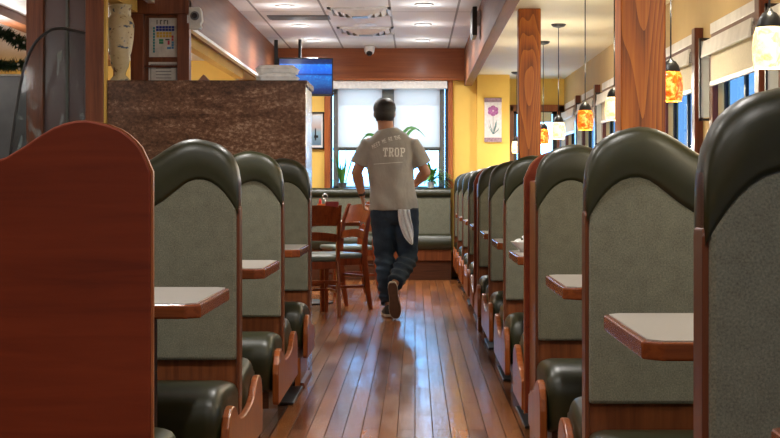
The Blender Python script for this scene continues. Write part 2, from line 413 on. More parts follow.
# main window
w = window_root(1)
b = N()
bx(b, -1.055, -.985, 17.64, 17.72, 1.03, 2.29); bx(b, .385, .44, 17.64, 17.72, 1.03, 2.29)
obj('window_casing', b, 'casing', w, bevel=.006)
b = N()
for x0, x1 in ((-.985, -.965), (.35, .395)): bx(b, x0, x1, 17.70, 17.80, 1.03, 2.29)
obj('outer_frame', b, 'black', w)
b = N()
for x0, x1 in ((-.955, -.89), (-.395, -.235), (.275, .345)): bx(b, x0, x1, 17.72, 17.79, 1.03, 2.25)
bx(b, -.96, .345, 17.72, 17.79, 2.2, 2.26); bx(b, -.96, .345, 17.72, 17.79, 1.03, 1.06); bx(b, -.96, .345, 17.725, 17.785, 1.475, 1.515)
obj('window_frame', b, 'grey_frame', w, bevel=.004)
obj('pane', bx(N(), -.96, .345, 17.752, 17.757, 1.05, 2.24), 'glass', w)
obj('window_sill', bx(N(), -1.0, .40, 17.50, 17.74, 1.0, 1.03), 'valance', w, bevel=.004)
sh = empty('roller_shade', (0, 0, 0)); tag(sh, 'pale roller shade drawn halfway down the wide back window', 'window shade')
obj('cassette', bx(N(), -.975, .375, 17.60, 17.69, 2.19, 2.285), 'white', sh, bevel=.006)
for x0, x1 in ((-.90, -.385), (-.245, .29)):
    b = N(); v = [b.verts.new(p) for p in ((x0, 17.69, 1.51), (x1, 17.69, 1.51), (x1, 17.69, 2.2), (x0, 17.69, 2.2))]; b.faces.new(v)
    obj('shade_cloth', b, 'shade', sh)
    b = N(); v = [b.verts.new(p) for p in ((x0+.01, 17.695, 2.0), (x1-.01, 17.695, 2.0), (x1-.01, 17.695, 2.2), (x0+.01, 17.695, 2.2))]; b.faces.new(v)
    obj('shade_top_layer', b, 'sheer', sh)
    obj('bottom_bar', bx(N(), x0, x1, 17.685, 17.695, 1.5, 1.515), 'grey_frame', sh)
# bay end window
w = window_root(2)
b = N()
bx(b, 1.105, 1.19, 18.24, 18.31, .85, 2.03); bx(b, 1.71, 1.795, 18.24, 18.31, .85, 2.03); bx(b, 1.105, 1.795, 18.24, 18.31, 1.96, 2.04)
obj('window_casing', b, 'casing', w, bevel=.005)
b = N(); bx(b, 1.19, 1.23, 18.28, 18.36, .85, 1.97); bx(b, 1.66, 1.71, 18.28, 18.36, .85, 1.97); bx(b, 1.19, 1.71, 18.28, 18.36, 1.93, 1.965)
obj('window_frame', b, 'black', w)
obj('pane', bx(N(), 1.2, 1.7, 18.34, 18.345, .9, 1.97), 'glass', w)
obj('window_sill', bx(N(), 1.11, 1.79, 18.12, 18.3, .87, .9), 'casing', w)
obj('cream_blind', bx(N(), 1.24, 1.65, 18.27, 18.28, 1.83, 1.95), 'cream', w)
# right wall windows
wn = 3
for n in units:
    w = window_root(wn); wn += 1
    e = n+ULEN
    b = N()
    bx(b, WX-.055, WX+.0, n-.03, n+.07, .8, 2.045); bx(b, WX-.035, WX, e-.07, e+.03, .8, 1.93)
    bx(b, WX-.03, WX, n, e, 1.885, 1.965); bx(b, WX-.06, WX+.02, n, e, .8, .85)
    pass
    obj('window_casing', b, 'dark_casing', w, bevel=.004)
    obj('head_board', bx(N(), WX-.03, WX, n+.07, e+.03, 1.965, 2.03), 'valance', w, bevel=.004)
    b = N()
    for yy in (n+.08, (n+e)/2, e-.12): bx(b, WX+.03, WX+.05, yy, yy+.04, .85, 1.9)
    bx(b, WX+.03, WX+.05, n+.12, e-.12, 1.85, 1.93); bx(b, WX+.03, WX+.05, n+.12, e-.12, .85, .9)
    obj('window_frame', b, 'black', w)
    obj('pane', bx(N(), WX+.04, WX+.045, n+.12, e-.12, .88, 1.9), 'tinted', w)
    if n > 4:
        i = units.index(n)
        v = empty('window_valance', (0, 0, 0)); tag(v, '%s valance and cream blind on the window wall, %s' % ('pale board', ['', '', '', '', 'nearest, beside the closest cream pendant', 'second, above the closest amber pendant', 'third, behind the near oak column', 'fourth in line', 'fifth in line', 'sixth in line', 'farthest of all'][i]), 'valance', 'valances on the right wall')
        r = Matrix.Translation((WX-.085, 0, 1.825)) @ Matrix.Rotation(.16, 4, 'Y')
        obj('valance_board', bx(N(), -.008, .008, n+.05, e+.0, -.005, .095, r), 'valance', v, bevel=.003)
        obj('end_bracket', bx(N(), WX-.075, WX-.03, n+.05, n+.065, 1.83, 1.90), 'steel', v); obj('end_bracket', bx(N(), WX-.075, WX-.03, e-.015, e+.0, 1.83, 1.90), 'steel', v)
        obj('blind_cloth', bx(N(), WX-.045, WX-.037, n+.10, e-.08, 1.67, 1.88), 'cream', v)
        obj('blind_bottom_bar', bx(N(), WX-.055, WX-.036, n+.09, e-.07, 1.645, 1.675), 'valance', v, bevel=.004)
        g = empty('narrow_mirror', (0, 0, 0)); tag(g, 'narrow upright mirror between the right windows, %s' % ['', '', '', '', 'nearest to the camera', 'second, right of the closest amber pendant', 'third, behind the near oak column', 'fourth from the camera', 'fifth from the camera', 'sixth from the camera', 'farthest from the camera'][i], 'mirror', 'narrow mirrors between the right windows')
        yy = e+.10
        obj('mirror_plate', bx(N(), WX-.075, WX-.01, yy-.004, yy+.004, 1.47, 1.93), 'sky_pale', g)
        b = N(); bx(b, WX-.083, WX-.073, yy-.012, yy+.012, 1.45, 1.95); bx(b, WX-.014, WX-.0, yy-.012, yy+.012, 1.45, 1.95)
        bx(b, WX-.083, WX-.0, yy-.012, yy+.012, 1.45, 1.465); bx(b, WX-.083, WX-.0, yy-.012, yy+.012, 1.935, 1.95)
        obj('mirror_frame', b, 'black', g)

# outside: paving and a facade across the street
struct(obj('exterior_paving', bx(N(), -30, 40, -30, 60, -.3, -.15), 'asphalt'))
b = N(); bx(b, -12, 12, 40, 42, -.15, 1.25)
struct(obj('exterior_facade', b, 'facade'))

# ------------------------------------------------------------------ booths
TOP = [(0, 1.085), (.006, 1.12), (.018, 1.145), (.038, 1.168), (.066, 1.187), (.10, 1.200), (.14, 1.207), (.175, 1.205), (.21, 1.193), (.245, 1.172), (.28, 1.148), (.32, 1.124), (.36, 1.110), (.42, 1.102), (.55, 1.10), (1.2, 1.10), (1.4, 1.10)]
BOT = [(0, .955), (.02, .99), (.04, 1.022), (.07, 1.052), (.10, 1.070), (.13, 1.074), (.16, 1.068), (.19, 1.048), (.23, 1.015), (.27, .985), (.31, .968), (.36, .96), (.5, .957), (1.4, .957)]
def interp(T, u):
    for (a, x), (b_, y) in zip(T, T[1:]):
        if a <= u <= b_: return x+(y-x)*(u-a)/(b_-a)
    return T[-1][1]
US = [0, .006, .018, .03, .045, .066, .09, .115, .14, .165, .19, .215, .245, .28, .32, .36, .42, .55, .8]
HUMP = [(0, .295), (.10, .298), (.17, .304), (.23, .318), (.28, .343), (.33, .363), (.38, .372), (.43, .368), (.47, .350), (.498, .318), (.51, .28), (.512, .165), (.497, .15), (0, .15)]
def bench(name, sg, W, kind):
    r = empty(name)
    X = lambda u: sg*u
    us = US+[W]
    t = .05
    fa = -t if kind in ('double', 'near') else -.052      # face offsets
    # wooden core
    out = [(X(u), interp(TOP, u)-.012) for u in us]
    if kind == 'far': out = [(a, z-.012) for a, z in out]
    out = [(X(0.0), .14)]+out+[(X(W), .14)]
    if sg < 0: out = out[::-1]
    y0, y1 = -.03, .03
    if kind == 'far':
        obj('back_core', prism(N(), out, 'Y', -.022, y1), 'booth_wood', r)
        out2 = [(X(-.012), .14), (X(-.012), 1.085)]+[(X(u-.006), interp(TOP, u)-.006) for u in us[1:]]+[(X(W), .14)]
        o = obj('back_board', prism(N(), out2, 'Y', -.045, -.022), 'booth_back', r, bevel=.005)
        # lighter edge banding round the board
        b = N()
        pth = [(X(-.014), z) for z in (.14, .5, 1.085)]+[(X(u-.007), interp(TOP, u)-.005) for u in us[1:]]
        loft(b, [[(x-sg*.003, -.042, z), (x-sg*.003, -.025, z), (x+sg*.002, -.025, z-.004), (x+sg*.002, -.042, z-.004)] for x, z in pth])
        obj('edge_banding', b, 'edge_wood', r, smooth=False)
    elif kind == 'near':
        obj('back_core', prism(N(), out, 'Y', y0, .04), 'booth_wood', r)
    else:
        obj('back_core', prism(N(), out, 'Y', y0, y1), 'booth_wood', r)
    # side board on the aisle edge
    tb = .040
    y0s = -tb if kind != 'far' else -.022; y1s = tb
    ins = [(y0s, .14), (y0s, .975), (y0s+.008, .985), (y1s-.008, .985), (y1s, .975), (y1s, .14)]
    obj('side_board', prism(N(), ins, 'X', X(-.004), X(.008)), 'edge_dark', r, bevel=.004)
    # vinyl roll over the top
    def sec(u, k=1, dz=0):
        T_ = interp(TOP, u)-dz-(.016 if kind == 'far' else -.004); B_ = interp(BOT, u); H = T_-B_
        half = [(.040, 0), (.053, .03), (.059, .12), (.0605, .42), (.058, .68), (.051, .86), (.035, .96), (.014, 1.0)]
        R = [(y*k, B_+H*h) for y, h in half] if kind != 'near' else [(.034, B_), (.034, B_+H*.3), (.034, B_+H*.5), (.034, B_+H*.7), (.034, B_+H*.85), (.032, B_+H*.95), (.024, B_+H*.985), (.012, B_+H)]
        L = [(-y*k, B_+H*h) for y, h in half] if kind != 'far' else [(-.022, B_), (-.022, B_+H*.3), (-.022, B_+H*.5), (-.022, B_+H*.7), (-.022, B_+H*.85), (-.022, B_+H*.95), (-.016, B_+H*.985), (-.008, B_+H)]
        return [(X(u), y, z) for y, z in R+L[::-1]]
    rings = [sec(u, .86+.14*min(1, u/.05), .006*max(0, 1-u/.03)) for u in us]
    o = obj('top_roll', loft(N(), rings), 'vinyl', r, smooth=True)
    # fabric panels
    for s in ((-1, 1) if kind == 'double' else ((-1,) if kind == 'near' else (1,))):
        pts = [(X(.006), .475)]+[(X(max(u, .006)), interp(BOT, u)+.012) for u in us if u > .001]+[(X(W), .475)]
        ya, yb = sorted((s*.022, s*.050))
        nm = 'fabric_panel'
        obj(nm, prism(N(), pts, 'Y', ya, yb), 'fabric', r, bevel=.010)
        # seat cushion
        cs = [(.03, .30), (.03, .405), (.12, .418), (.24, .430), (.34, .437), (.40, .437), (.445, .428), (.480, .408), (.502, .375), (.508, .33), (.506, .27), (.498, .22), (.47, .20), (.03, .20)]
        cy, cz = .28, .33
        rings = []
        for u, ins_ in ((.0, .042), (.003, .028), (.009, .017), (.018, .008), (.032, .003), (.05, 0), (.3, 0), (.6, 0), (W, 0)):
            ring = []
            for y, z in cs:
                dy = -ins_ if y > .4 else 0
                dz = -ins_ if z > .4 else 0
                if z < .4 and y > .4: dz = 0
                ring.append((X(u), s*(y+dy*.8), z+dz))
            rings.append(ring)
        obj('seat_cushion', loft(N(), rings), 'vinyl', r, smooth=True)
        obj('seat_box', bx(N(), min(X(.02), X(W)), max(X(.02), X(W)), min(s*.05, s*.46), max(s*.05, s*.46), .13, .205), 'plinth', r)
    # wooden end panel with a hump under each cushion nose
    if kind == 'double':
        pts = [(-y, z) for y, z in HUMP[-2::-1]]+HUMP[1:-1]
        pts = [(-y, z) for y, z in reversed(HUMP[1:-1])]+[(0, HUMP[0][1])]+HUMP[1:-1]
    else:
        s = -1 if kind == 'near' else 1
        pts = [(s*-.03, .15), (s*-.03, .268)]+[(s*y, z) for y, z in HUMP[1:-1]]
    obj('end_panel', prism(N(), pts, 'X', X(-.026), X(.0)), 'panel_wood', r, bevel=.007, seg=3)
    # recessed plinth
    ya = -.40 if kind != 'far' else -.04; yb = .40 if kind != 'near' else .04
    x0, x1 = sorted((X(.06), X(W)))
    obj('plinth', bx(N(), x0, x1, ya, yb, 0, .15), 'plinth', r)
    return r
RX, LX, RW, LW = .455, -.583, 1.32, 1.20
ordn = ['nearest', 'second', 'third', 'fourth', 'fifth', 'sixth', 'seventh', 'eighth', 'ninth', 'tenth', 'eleventh', 'twelfth', 'thirteenth']
GR, GL = 'booth benches along the right side', 'booth benches along the left side'
right = [(.82, 'double'), (2.42, 'double'), (4.06, 'double'), (5.72, 'near'), (6.14, 'far'), (7.74, 'double'), (9.30, 'double'), (10.93, 'near'), (11.36, 'far'), (12.9, 'double'), (14.5, 'double'), (16.15, 'double'), (17.54, 'near')]
protos = {}
rl = {2.42: 'nearest right booth bench, its back cut off by the edge of the photo',
      4.06: 'right booth bench whose back stands behind the large table, second from the camera',
      5.72: 'right booth bench facing the camera just before the near oak column',
      6.14: 'right booth bench turned away from the camera, backing onto the near oak column',
      7.74: 'right booth bench directly behind the table with the white creamer bowl',
      9.30: 'right double booth bench second behind the creamer bowl table',
      10.93: 'right booth bench facing the camera just before the far oak column',
      11.36: 'right booth bench turned away just behind the far oak column',
      12.9: 'right double booth bench, first one past the far oak column',
      14.5: 'right double booth bench, second one past the far oak column',
      16.15: 'right double booth bench, third one past the far oak column',
      17.54: 'last right booth bench against the yellow end wall, facing the camera'}
for y, k in right:
    if y < 2: continue
    if k not in protos: o = protos[k] = bench('booth_bench', 1, RW, k)
    else: o = copy_tree(protos[k])
    o.location = (RX, y, 0); tag(o, rl[y], 'booth bench', GR)
protos = {}
ll = {3.47: 'nearest left booth bench showing its plain red-brown wooden back with a waved top',
      5.08: 'left double booth bench, first with an upholstered back behind the wooden one',
      6.75: 'left double booth bench in the middle of the left row, second with an upholstered back',
      8.45: 'last left booth bench standing against the brown granite counter'}
for y, k in ((3.47, 'far'), (5.08, 'double'), (6.75, 'double'), (8.45, 'near')):
    if k not in protos: o = protos[k] = bench('booth_bench', -1, LW, k)
    else: o = copy_tree(protos[k])
    o.location = (LX-(.026 if k == 'far' else .006), y, .01 if k != 'far' else -.008) if False else (LX-(.026 if k == 'far' else .004), y, 0); tag(o, ll[y], 'booth bench', GL)
b = N()
obj('base_panel', bx(N(), -.045, -.015, -.47, .04, 0, .15), 'panel_wood', o, bevel=.003)
obj('shoe_moulding', prism(N(), [(-.015, 0), (.012, 0), (.004, .02), (-.015, .024)], 'Y', -.49, .05), 'dark_casing', o)
# filler boards that close the gap between the paired single benches
for y, d in ((5.93, 'near'), (11.145, 'far')):
    b = bx(N(), RX+.003, RX+.035, y-.135, y+.135, 0, 1.075)
    tag(obj('filler_board', b, 'booth_wood', bevel=.006), 'upright red-brown board closing the gap between two bench backs at the %s oak column' % d, 'board')

def table(sg, W):
    r = empty('booth_table'); h = .335; c = .035
    X = lambda u: sg*u
    def outl(i):
        return [(X(W), -h+i), (X(W), h-i), (X(c+i*.4), h-i), (X(i), h-c-i*.4), (X(i), -h+c+i*.4), (X(c+i*.4), -h+i)]
    obj('table_edge', prism(N(), outl(0), 'Z', .711, .748), 'table_edge', r, bevel=.006, seg=3)
    obj('laminate_top', prism(N(), outl(.012), 'Z', .712, .7505), 'laminate', r)
    b = N(); lathe(b, [(.05, .008), (.05, .02), (.036, .03), (.036, .69), (.09, .70), (.09, .711)], X(.20), 0, 16)
    obj('pedestal_column', b, 'black_metal', r, smooth=False)
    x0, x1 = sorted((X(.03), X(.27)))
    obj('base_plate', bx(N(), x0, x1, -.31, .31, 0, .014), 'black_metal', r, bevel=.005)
    return r
tr = [1.6, 3.28, 4.87, 6.88, 8.5, 10.1, 12.1, 13.7, 15.35, 16.86]
tlab = ['nearest right booth table, only its pale corner showing at the bottom right edge',
        'large right booth table with a chamfered wooden edge in front of the second bench',
        'right booth table just before the near oak column, grey laminate top',
        'right booth table carrying the white bowl of creamers',
        'right booth table, first behind the creamer bowl table', 'right booth table, second behind the creamer bowl table, before the far oak column',
        'right booth table, first past the far oak column', 'right booth table, second past the far oak column', 'right booth table, third past the far oak column', 'farthest right booth table near the yellow end wall']
pr = None
for y, l in zip(tr, tlab):
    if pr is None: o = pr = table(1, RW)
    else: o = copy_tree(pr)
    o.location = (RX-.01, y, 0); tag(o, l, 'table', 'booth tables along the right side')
    if y > 16.5: o.scale = (1, .75, 1)
pr = None
for y, l in ((4.22, 'nearest left booth table, pale laminate top beside the plain wooden bench back'), (5.90, 'left booth table in the middle of the left row'), (7.60, 'farthest left booth table before the granite counter')):
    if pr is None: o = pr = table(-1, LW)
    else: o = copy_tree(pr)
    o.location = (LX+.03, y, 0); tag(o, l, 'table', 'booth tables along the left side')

# creamer bowl
r = empty('creamer_bowl', (.515, 7.02, .7505)); tag(r, 'small white bowl heaped with creamer cups on a right booth table', 'bowl')
obj('bowl', lathe(N(), [(.028, 0), (.03, .006), (.045, .02), (.07, .045), (.074, .047), (.068, .043), (.04, .018), (.02, .012)], 0, 0, 24), 'ceramic', r, smooth=True)
for i, (x, y, z) in enumerate([(-.02, 0, .036), (.02, .015, .036), (.0, -.025, .036), (0.0, .0, .058), (.03, -.015, .042), (-.03, .028, .04)]):
    b = N(); lathe(b, [(.011, 0), (.016, .022), (.019, .023), (.019, .026)], 0, 0, 12)
    o = obj('creamer_cup', b, 'foam', None); o.location = (.515+x, 7.02+y, .7505+z-.012); o.rotation_euler = (random.uniform(-.5, .5), random.uniform(-.5, .5), 0)
    tag(o, 'tiny white creamer cup heaped in the white bowl', 'creamer cup', 'creamer cups in the white bowl')

# columns
for y, x, wd, l in ((5.93, .88, .174, 'near'), (11.15, .838, .162, 'far')):
    b = N(); bx(b, -wd/2, wd/2, -wd/2, wd/2, 0, BZ-.001)
    o = obj('oak_column', b, 'column', bevel=.006); o.location = (x, y, 0)
    tag(o, 'square oak column with bold grain rising to the cream ceiling, the %s one' % l, 'column', 'oak columns in the right row')

# ------------------------------------------------------------------ pendants
def pendant(mat):
    r = empty('pendant_lamp')
    b = N(); lathe(b, [(.060, 0), (.060, -.008), (.045, -.022), (.012, -.03)], 0, 0, 20, BZ); obj('canopy', b, 'black_metal', r, smooth=False)
    b = N(); tube(b, [(0, 0, 1.62), (0, 0, BZ-.02)], .0035, 8, round_ends=False); obj('cord', b, 'black', r)
    obj('socket_cap', lathe(N(), [(.006, .195), (.012, .185), (.024, .178), (.036, .160), (.042, .140), (.043, .132)], 0, 0, 20, 1.435), 'black_metal', r, smooth=True)
    obj('lamp_shade', lathe(N(), [(.036, .137), (.044, .132), (.051, .11), (.055, .07), (.054, .03), (.049, .004), (.047, 0)], 0, 0, 28, 1.435, False), mat, r, smooth=True)
    return r
pp = {}
PL = [(3.25, 'creamglass', ''), (4.92, 'creamglass', 'at the right edge of the photo'), (6.82, 'amber', 'just right of the near oak column'), (8.75, 'creamglass', 'half hidden behind the near oak column'),
      (10.25, 'amber', 'midway between the two oak columns'), (12.15, 'creamglass', 'right of the far oak column'), (13.6, 'amber', 'peeping out beside the far oak column'), (17.2, 'creamglass', 'left of the far oak column')]
for y, m_, l in PL[1:]:
    if m_ not in pp: o = pp[m_] = pendant(m_)
    else: o = copy_tree(pp[m_])
    o.location = (1.15, y, 0)
    tag(o, '%s glass pendant lamp on a black cord, %s' % ('mottled amber' if m_ == 'amber' else 'glowing cream', l), 'pendant lamp', 'pendant lamps over the right tables')

# ------------------------------------------------------------------ granite counter and what stands on it
r = empty('granite_counter', (0, 0, 0)); tag(r, 'tall brown granite-faced service counter behind the last left booth', 'counter')
obj('front_slab', bx(N(), -1.75, -.622, 8.62, 8.66, 0, 1.655), 'granite', r, bevel=.004)
obj('top_slab', bx(N(), -1.75, -.612, 8.622, 9.16, 1.625, 1.657), 'granite', r, bevel=.004)
obj('side_panel', bx(N(), -.66, -.62, 8.66, 9.12, 0, 1.62), 'steel', r, bevel=.004, label='brushed steel side panel')
obj('body', bx(N(), -1.74, -.66, 8.66, 9.12, 0, 1.62), 'plinth', r)
def foambox(w, d, h):
    r = N(); rings = []
    for k, z in ((1, 0), (1.06, h*.5), (1.1, h*.52), (1.1, h*.58), (1.04, h*.6), (.88, h*.97), (.85, h)):
        a, b_ = w/2*k, d/2*k; c = .03
        rings.append([(a-c, -b_, z), (a, -b_+c, z), (a, b_-c, z), (a-c, b_, z), (-a+c, b_, z), (-a, b_-c, z), (-a, -b_+c, z), (-a+c, -b_, z)])
    return loft(r, rings)
for i, (x, z, h, l) in enumerate(((-.80, 1.657, .05, 'lower one'), (-.80, 1.690, .045, 'upper one'))):
    o = obj('takeout_box', foambox(.225, .2, h), 'foam', bevel=.004); o.location = (x, 8.82, z if i == 0 else 1.708)
    tag(o, 'white foam takeout box stacked on the granite counter, %s' % l, 'takeout box', 'takeout boxes on the granite counter')
# painted vase
b = N(); lathe(b, [(.052, 0), (.062, .006), (.058, .016), (.032, .045), (.034, .06), (.048, .09), (.060, .15), (.070, .20), (.078, .25), (.082, .30), (.083, .335), (.072, .37), (.062, .385), (.064, .392), (.064, .435), (.069, .44), (.069, .452), (.060, .452), (.05, .40)], 0, 0, 28)
o = obj('vase', b, 'vase', smooth=True); o.location = (-1.715, 8.82, 1.657)
tag(o, 'cream painted vase with blue and brown flowers on the granite counter', 'vase')
b = N(); loft(b, [[(-.045, -.02, 0), (-.045, .02, 0), (-.041, .02, 0.0), (-.041, -.02, 0.0)], [(0, -.02, .05), (0, .02, .05), (.001, .02, .05), (.001, -.02, .05)], [(.045, -.02, 0), (.045, .02, 0), (.041, .02, 0), (.041, -.02, 0)]], closed=True)
b = N(); prism(b, [(-.045, 0), (0, .048), (.045, 0)], 'Y', -.03, .03)
o = obj('tent_card', b, 'brown_card'); o.location = (-1.23, 8.85, 1.657)
tag(o, 'small brown folded tent card on the granite counter top', 'card')

# wooden partition frames at left, behind the booths
r = empty('wood_partition', (0, 0, 0)); tag(r, 'tall wooden partition with a smoked plum panel left of the granite counter', 'partition')
for x0, x1 in ((-2.20, -2.103), (-1.865, -1.764)):
    obj('post', bx(N(), x0, x1, 8.58, 8.68, 0, LZ-.02), 'partition_wood', r, bevel=.004)
obj('panel', bx(N(), -2.103, -1.865, 8.61, 8.64, 0, LZ-.02), 'plum', r)
obj('moulding', bx(N(), -1.98, -1.965, 8.595, 8.61, 0, LZ-.02), 'grey_frame', r)
obj('divider_strip', bx(N(), -1.764, -1.752, 8.6, 8.66, 0, LZ-.02), 'yellow', r)
r = empty('poster_frame', (0, 0, 0)); tag(r, 'open wooden frame with two posters standing behind the granite counter', 'frame')
for x0, x1, y in ((-1.745, -1.665, 9.30), (-1.46, -1.385, 9.30)):
    obj('post', bx(N(), x0, x1, y, y+.09, 0, LZ-.1 if True else 0), 'partition_wood', r, bevel=.004)
obj('rail', bx(N(), -1.745, -1.385, 9.29, 9.39, 2.11, 2.20), 'partition_wood', r, bevel=.004)
obj('back_board', bx(N(), -1.665, -1.46, 9.36, 9.38, 1.0, 2.11), 'partition_wood', r)
obj('cross_bar', bx(N(), -1.665, -1.46, 9.33, 9.36, 1.785, 1.80), 'dark_casing', r)
r = empty('oak_post', (0, 0, 0)); tag(r, 'slim reddish wooden post seen right of the painted vase', 'post')
obj('shaft', bx(N(), -1.91, -1.86, 9.6, 9.66, 0, LZ-.001), 'casing', r)
# seating chart poster
r = empty('seating_chart', (0, 0, 0)); tag(r, 'white seating chart poster with coloured blocks in the wooden frame', 'poster')
def Pp(px, py, d=9.345): s = 1516.7/d; return ((px-415)/s, 1.05+(187-py)/s)
X0, Z1 = Pp(149, 18); X1, Z0 = Pp(179.5, 57)
obj('sheet', bx(N(), X0, X1, 9.348, 9.352, Z0, Z1), 'mat_white', r)
cols = {'b': plain('chart blue', (.02, .05, .35), .5), 'y': plain('chart yellow', (.8, .5, .06), .5), 'g': plain('chart green', (.05, .35, .2), .5), 't': plain('chart teal', (.03, .3, .35), .5), 'p': plain('chart red', (.6, .05, .12), .5), 'k': M['black'], 'l': plain('chart light blue', (.08, .3, .6), .5)}
def blocks(cl, items):
    b = N()
    for px, py, w_, h_ in items:
        x0, z1 = Pp(px, py); x1, z0 = Pp(px+w_, py+h_); bx(b, x0, x1, 9.3455, 9.348, z0, z1)
    return obj('chart_blocks', b, cols[cl], r)
blocks('b', [(156+i*3.1, 26+j*2.7, 2.7, 2.3) for i in range(6) for j in range(2)])
blocks('y', [(156.5+i*3.1, 32+j*2.9, 2.6, 2.5) for i in range(5) for j in range(2)])
blocks('g', [(159, 39, 4.4, 2.3), (159, 41.6, 4.4, 2.2)])
blocks('k', [(165.3, 39, 4.2, 1.2)])
blocks('p', [(167.6, 40.6, 2, 4), (171.5, 35.5, 2, 2.4), (171.5, 38.3, 2, 2.4)])
blocks('l', [(171.5, 41.4+j*2.6, 2.2, 2.2) for j in range(3)]+[(167, 47, 4, 2)])
blocks('t', [(153, 27+j*2.9, 1.8, 2.4) for j in range(9)])
b = N()
for px, w_ in ((156.5, 1), (160, 2.2), (163.6, 2.8), (167, .9)):
    x0, z1 = Pp(px, 20); x1, z0 = Pp(px+w_, 24.3)
    bx(b, x0, x0+.006, 9.3455, 9.348, z0, z1)
    bx(b, x0, x1, 9.3455, 9.348, z1-.006, z1)
obj('chart_title', b, 'grey_frame', r)
r = empty('framed_notice', (0, 0, 0)); tag(r, 'pale framed notice hanging below the seating chart', 'notice')
X0, Z1 = Pp(148.5, 62); X1, Z0 = Pp(178.5, 85)
obj('sheet', bx(N(), X0, X1, 9.348, 9.352, Z0, Z1), 'mat_white', r)
b = N(); g = .012
bx(b, X0+g, X1-g, 9.3455, 9.348, Z1-g-.004, Z1-g); bx(b, X0+g, X0+g+.004, 9.3455, 9.348, Z0, Z1-g); bx(b, X1-g-.004, X1-g, 9.3455, 9.348, Z0, Z1-g)
for k in range(4): bx(b, X0+.045, X1-.045, 9.3455, 9.348, Z1-.04-k*.02, Z1-.036-k*.02)
obj('printed_border', b, 'grille', r)
# emergency light head
r = empty('emergency_light', (-1.33, 9.25, 2.07)); tag(r, 'white emergency light with a round dark lens fixed high beside the poster frame', 'emergency light')
obj('housing', prism(N(), [(-.045, -.06), (.02, -.06), (.03, -.045), (.022, -.03), (.036, -.01), (.03, .05), (.02, .075), (-.045, .075)], 'Y', -.03, .04), 'white', r, bevel=.005)
b = N(); tube(b, [(-.008, -.045, .02), (-.008, -.028, .02)], .027, 20, round_ends=False); obj('bezel', b, 'grille', r)
b = N(); tube(b, [(-.008, -.052, .02), (-.008, -.04, .02)], .017, 16, round_ends=False); obj('lens', b, 'jet', r)
b = N(); bx(b, -.06, -.04, 0, .05, -.02, .03); obj('bracket', b, 'steel', r)

# etched glass divider with a black arched edge
r = empty('glass_divider', (0, 0, 0)); tag(r, 'etched glass divider with a thin black arched edge standing behind the nearest left bench', 'glass divider')
dY = 8.3; s = 1516.7/dY
px = [(8, 172), (10.5, 152), (13, 131), (15.6, 113), (18, 97), (20.8, 82), (23.2, 71), (26, 61.5), (29.2, 53), (33, 46), (36, 41.5), (40, 37.5), (44, 34), (48.5, 31), (52.5, 29.2), (57, 28.2), (62, 28.2), (67, 29), (75, 30.8), (84, 33)]
ed = [((a-415)/s, 1.05+(187-c_)/s) for a, c_ in px]
poly = ed+[(ed[-1][0], .9), (ed[0][0], .9)]
obj('pane', prism(N(), poly[::-1], 'Y', dY, dY+.008), 'etched', r)
b = N(); tube(b, [(x, dY+.004, z) for x, z in [(ed[0][0]-.02, .9)]+ed], .0085, 8, ref=Vector((0, 1, 0))); obj('black_edge', b, 'black', r, smooth=True)
obj('support_ledge', bx(N(), ed[0][0]-.03, ed[-1][0]+.02, dY-.05, dY+.06, 0, .9), 'booth_wood', r, bevel=.004)
# grey partition at far left
tag(obj('grey_partition', bx(N(), -4.2, -2.3, 9.3, 9.42, 0, 1.73), 'grey_stone', bevel=.005), 'low grey stone-faced partition at the far left behind the glass divider', 'partition')
# garlands
def garland(pts, n, name_l, sd):
    rn = random.Random(sd); r = empty('evergreen_garland'); tag(r, name_l, 'garland', 'garlands at the far left')
    b = N(); tube(b, pts, .012, 6); obj('stem', b, 'needle', r)
    b = N(); P = [Vector(p) for p in pts]
    for i in range(n):
        t = rn.random()*(len(P)-1); k = int(t); c = P[k].lerp(P[min(k+1, len(P)-1)], t-k)
        d = Vector((rn.uniform(-1, 1), rn.uniform(-1, 1), rn.uniform(-1.1, .8))).normalized()
        L = rn.uniform(.035, .07); u = d.cross(Vector((rn.random(), rn.random(), rn.random()))).normalized()*.004
        a = c+d*.01; e = c+d*L
        v = [b.verts.new(p) for p in (a-u*.4, (a+e)/2-u, e, (a+e)/2+u, a+u*.4)]; b.faces.new(v)
    obj('needles', b, 'needle', r)
    for i in range(6):
        b = N()
        t = rn.random()*(len(P)-1); k = int(t); c = P[k].lerp(P[min(k+1, len(P)-1)], t-k)+Vector((rn.uniform(-.03, .03), -.05, rn.uniform(-.04, .02))); ball(b, c, .009, 8); obj('berry', b, 'pot', r)
garland([(-3.15, 10, 2.27), (-2.85, 10, 2.10), (-2.7, 10, 2.06), (-2.6, 10, 2.0), (-2.5, 10, 1.99), (-2.3, 10, 2.06)], 2200, 'upper drooping evergreen garland at the far left', 3)
garland([(-3.2, 10.1, 1.90), (-2.9, 10.1, 1.87), (-2.7, 10.1, 1.86), (-2.5, 10.1, 1.87), (-2.3, 10.1, 1.9)], 2200, 'lower straight evergreen garland above the grey partition', 4)
tag(obj('white_shelf', bx(N(), -3.4, -2.3, 10.02, 10.2, 1.74, 1.797), 'white'), 'white shelf under the lower evergreen garland', 'shelf')

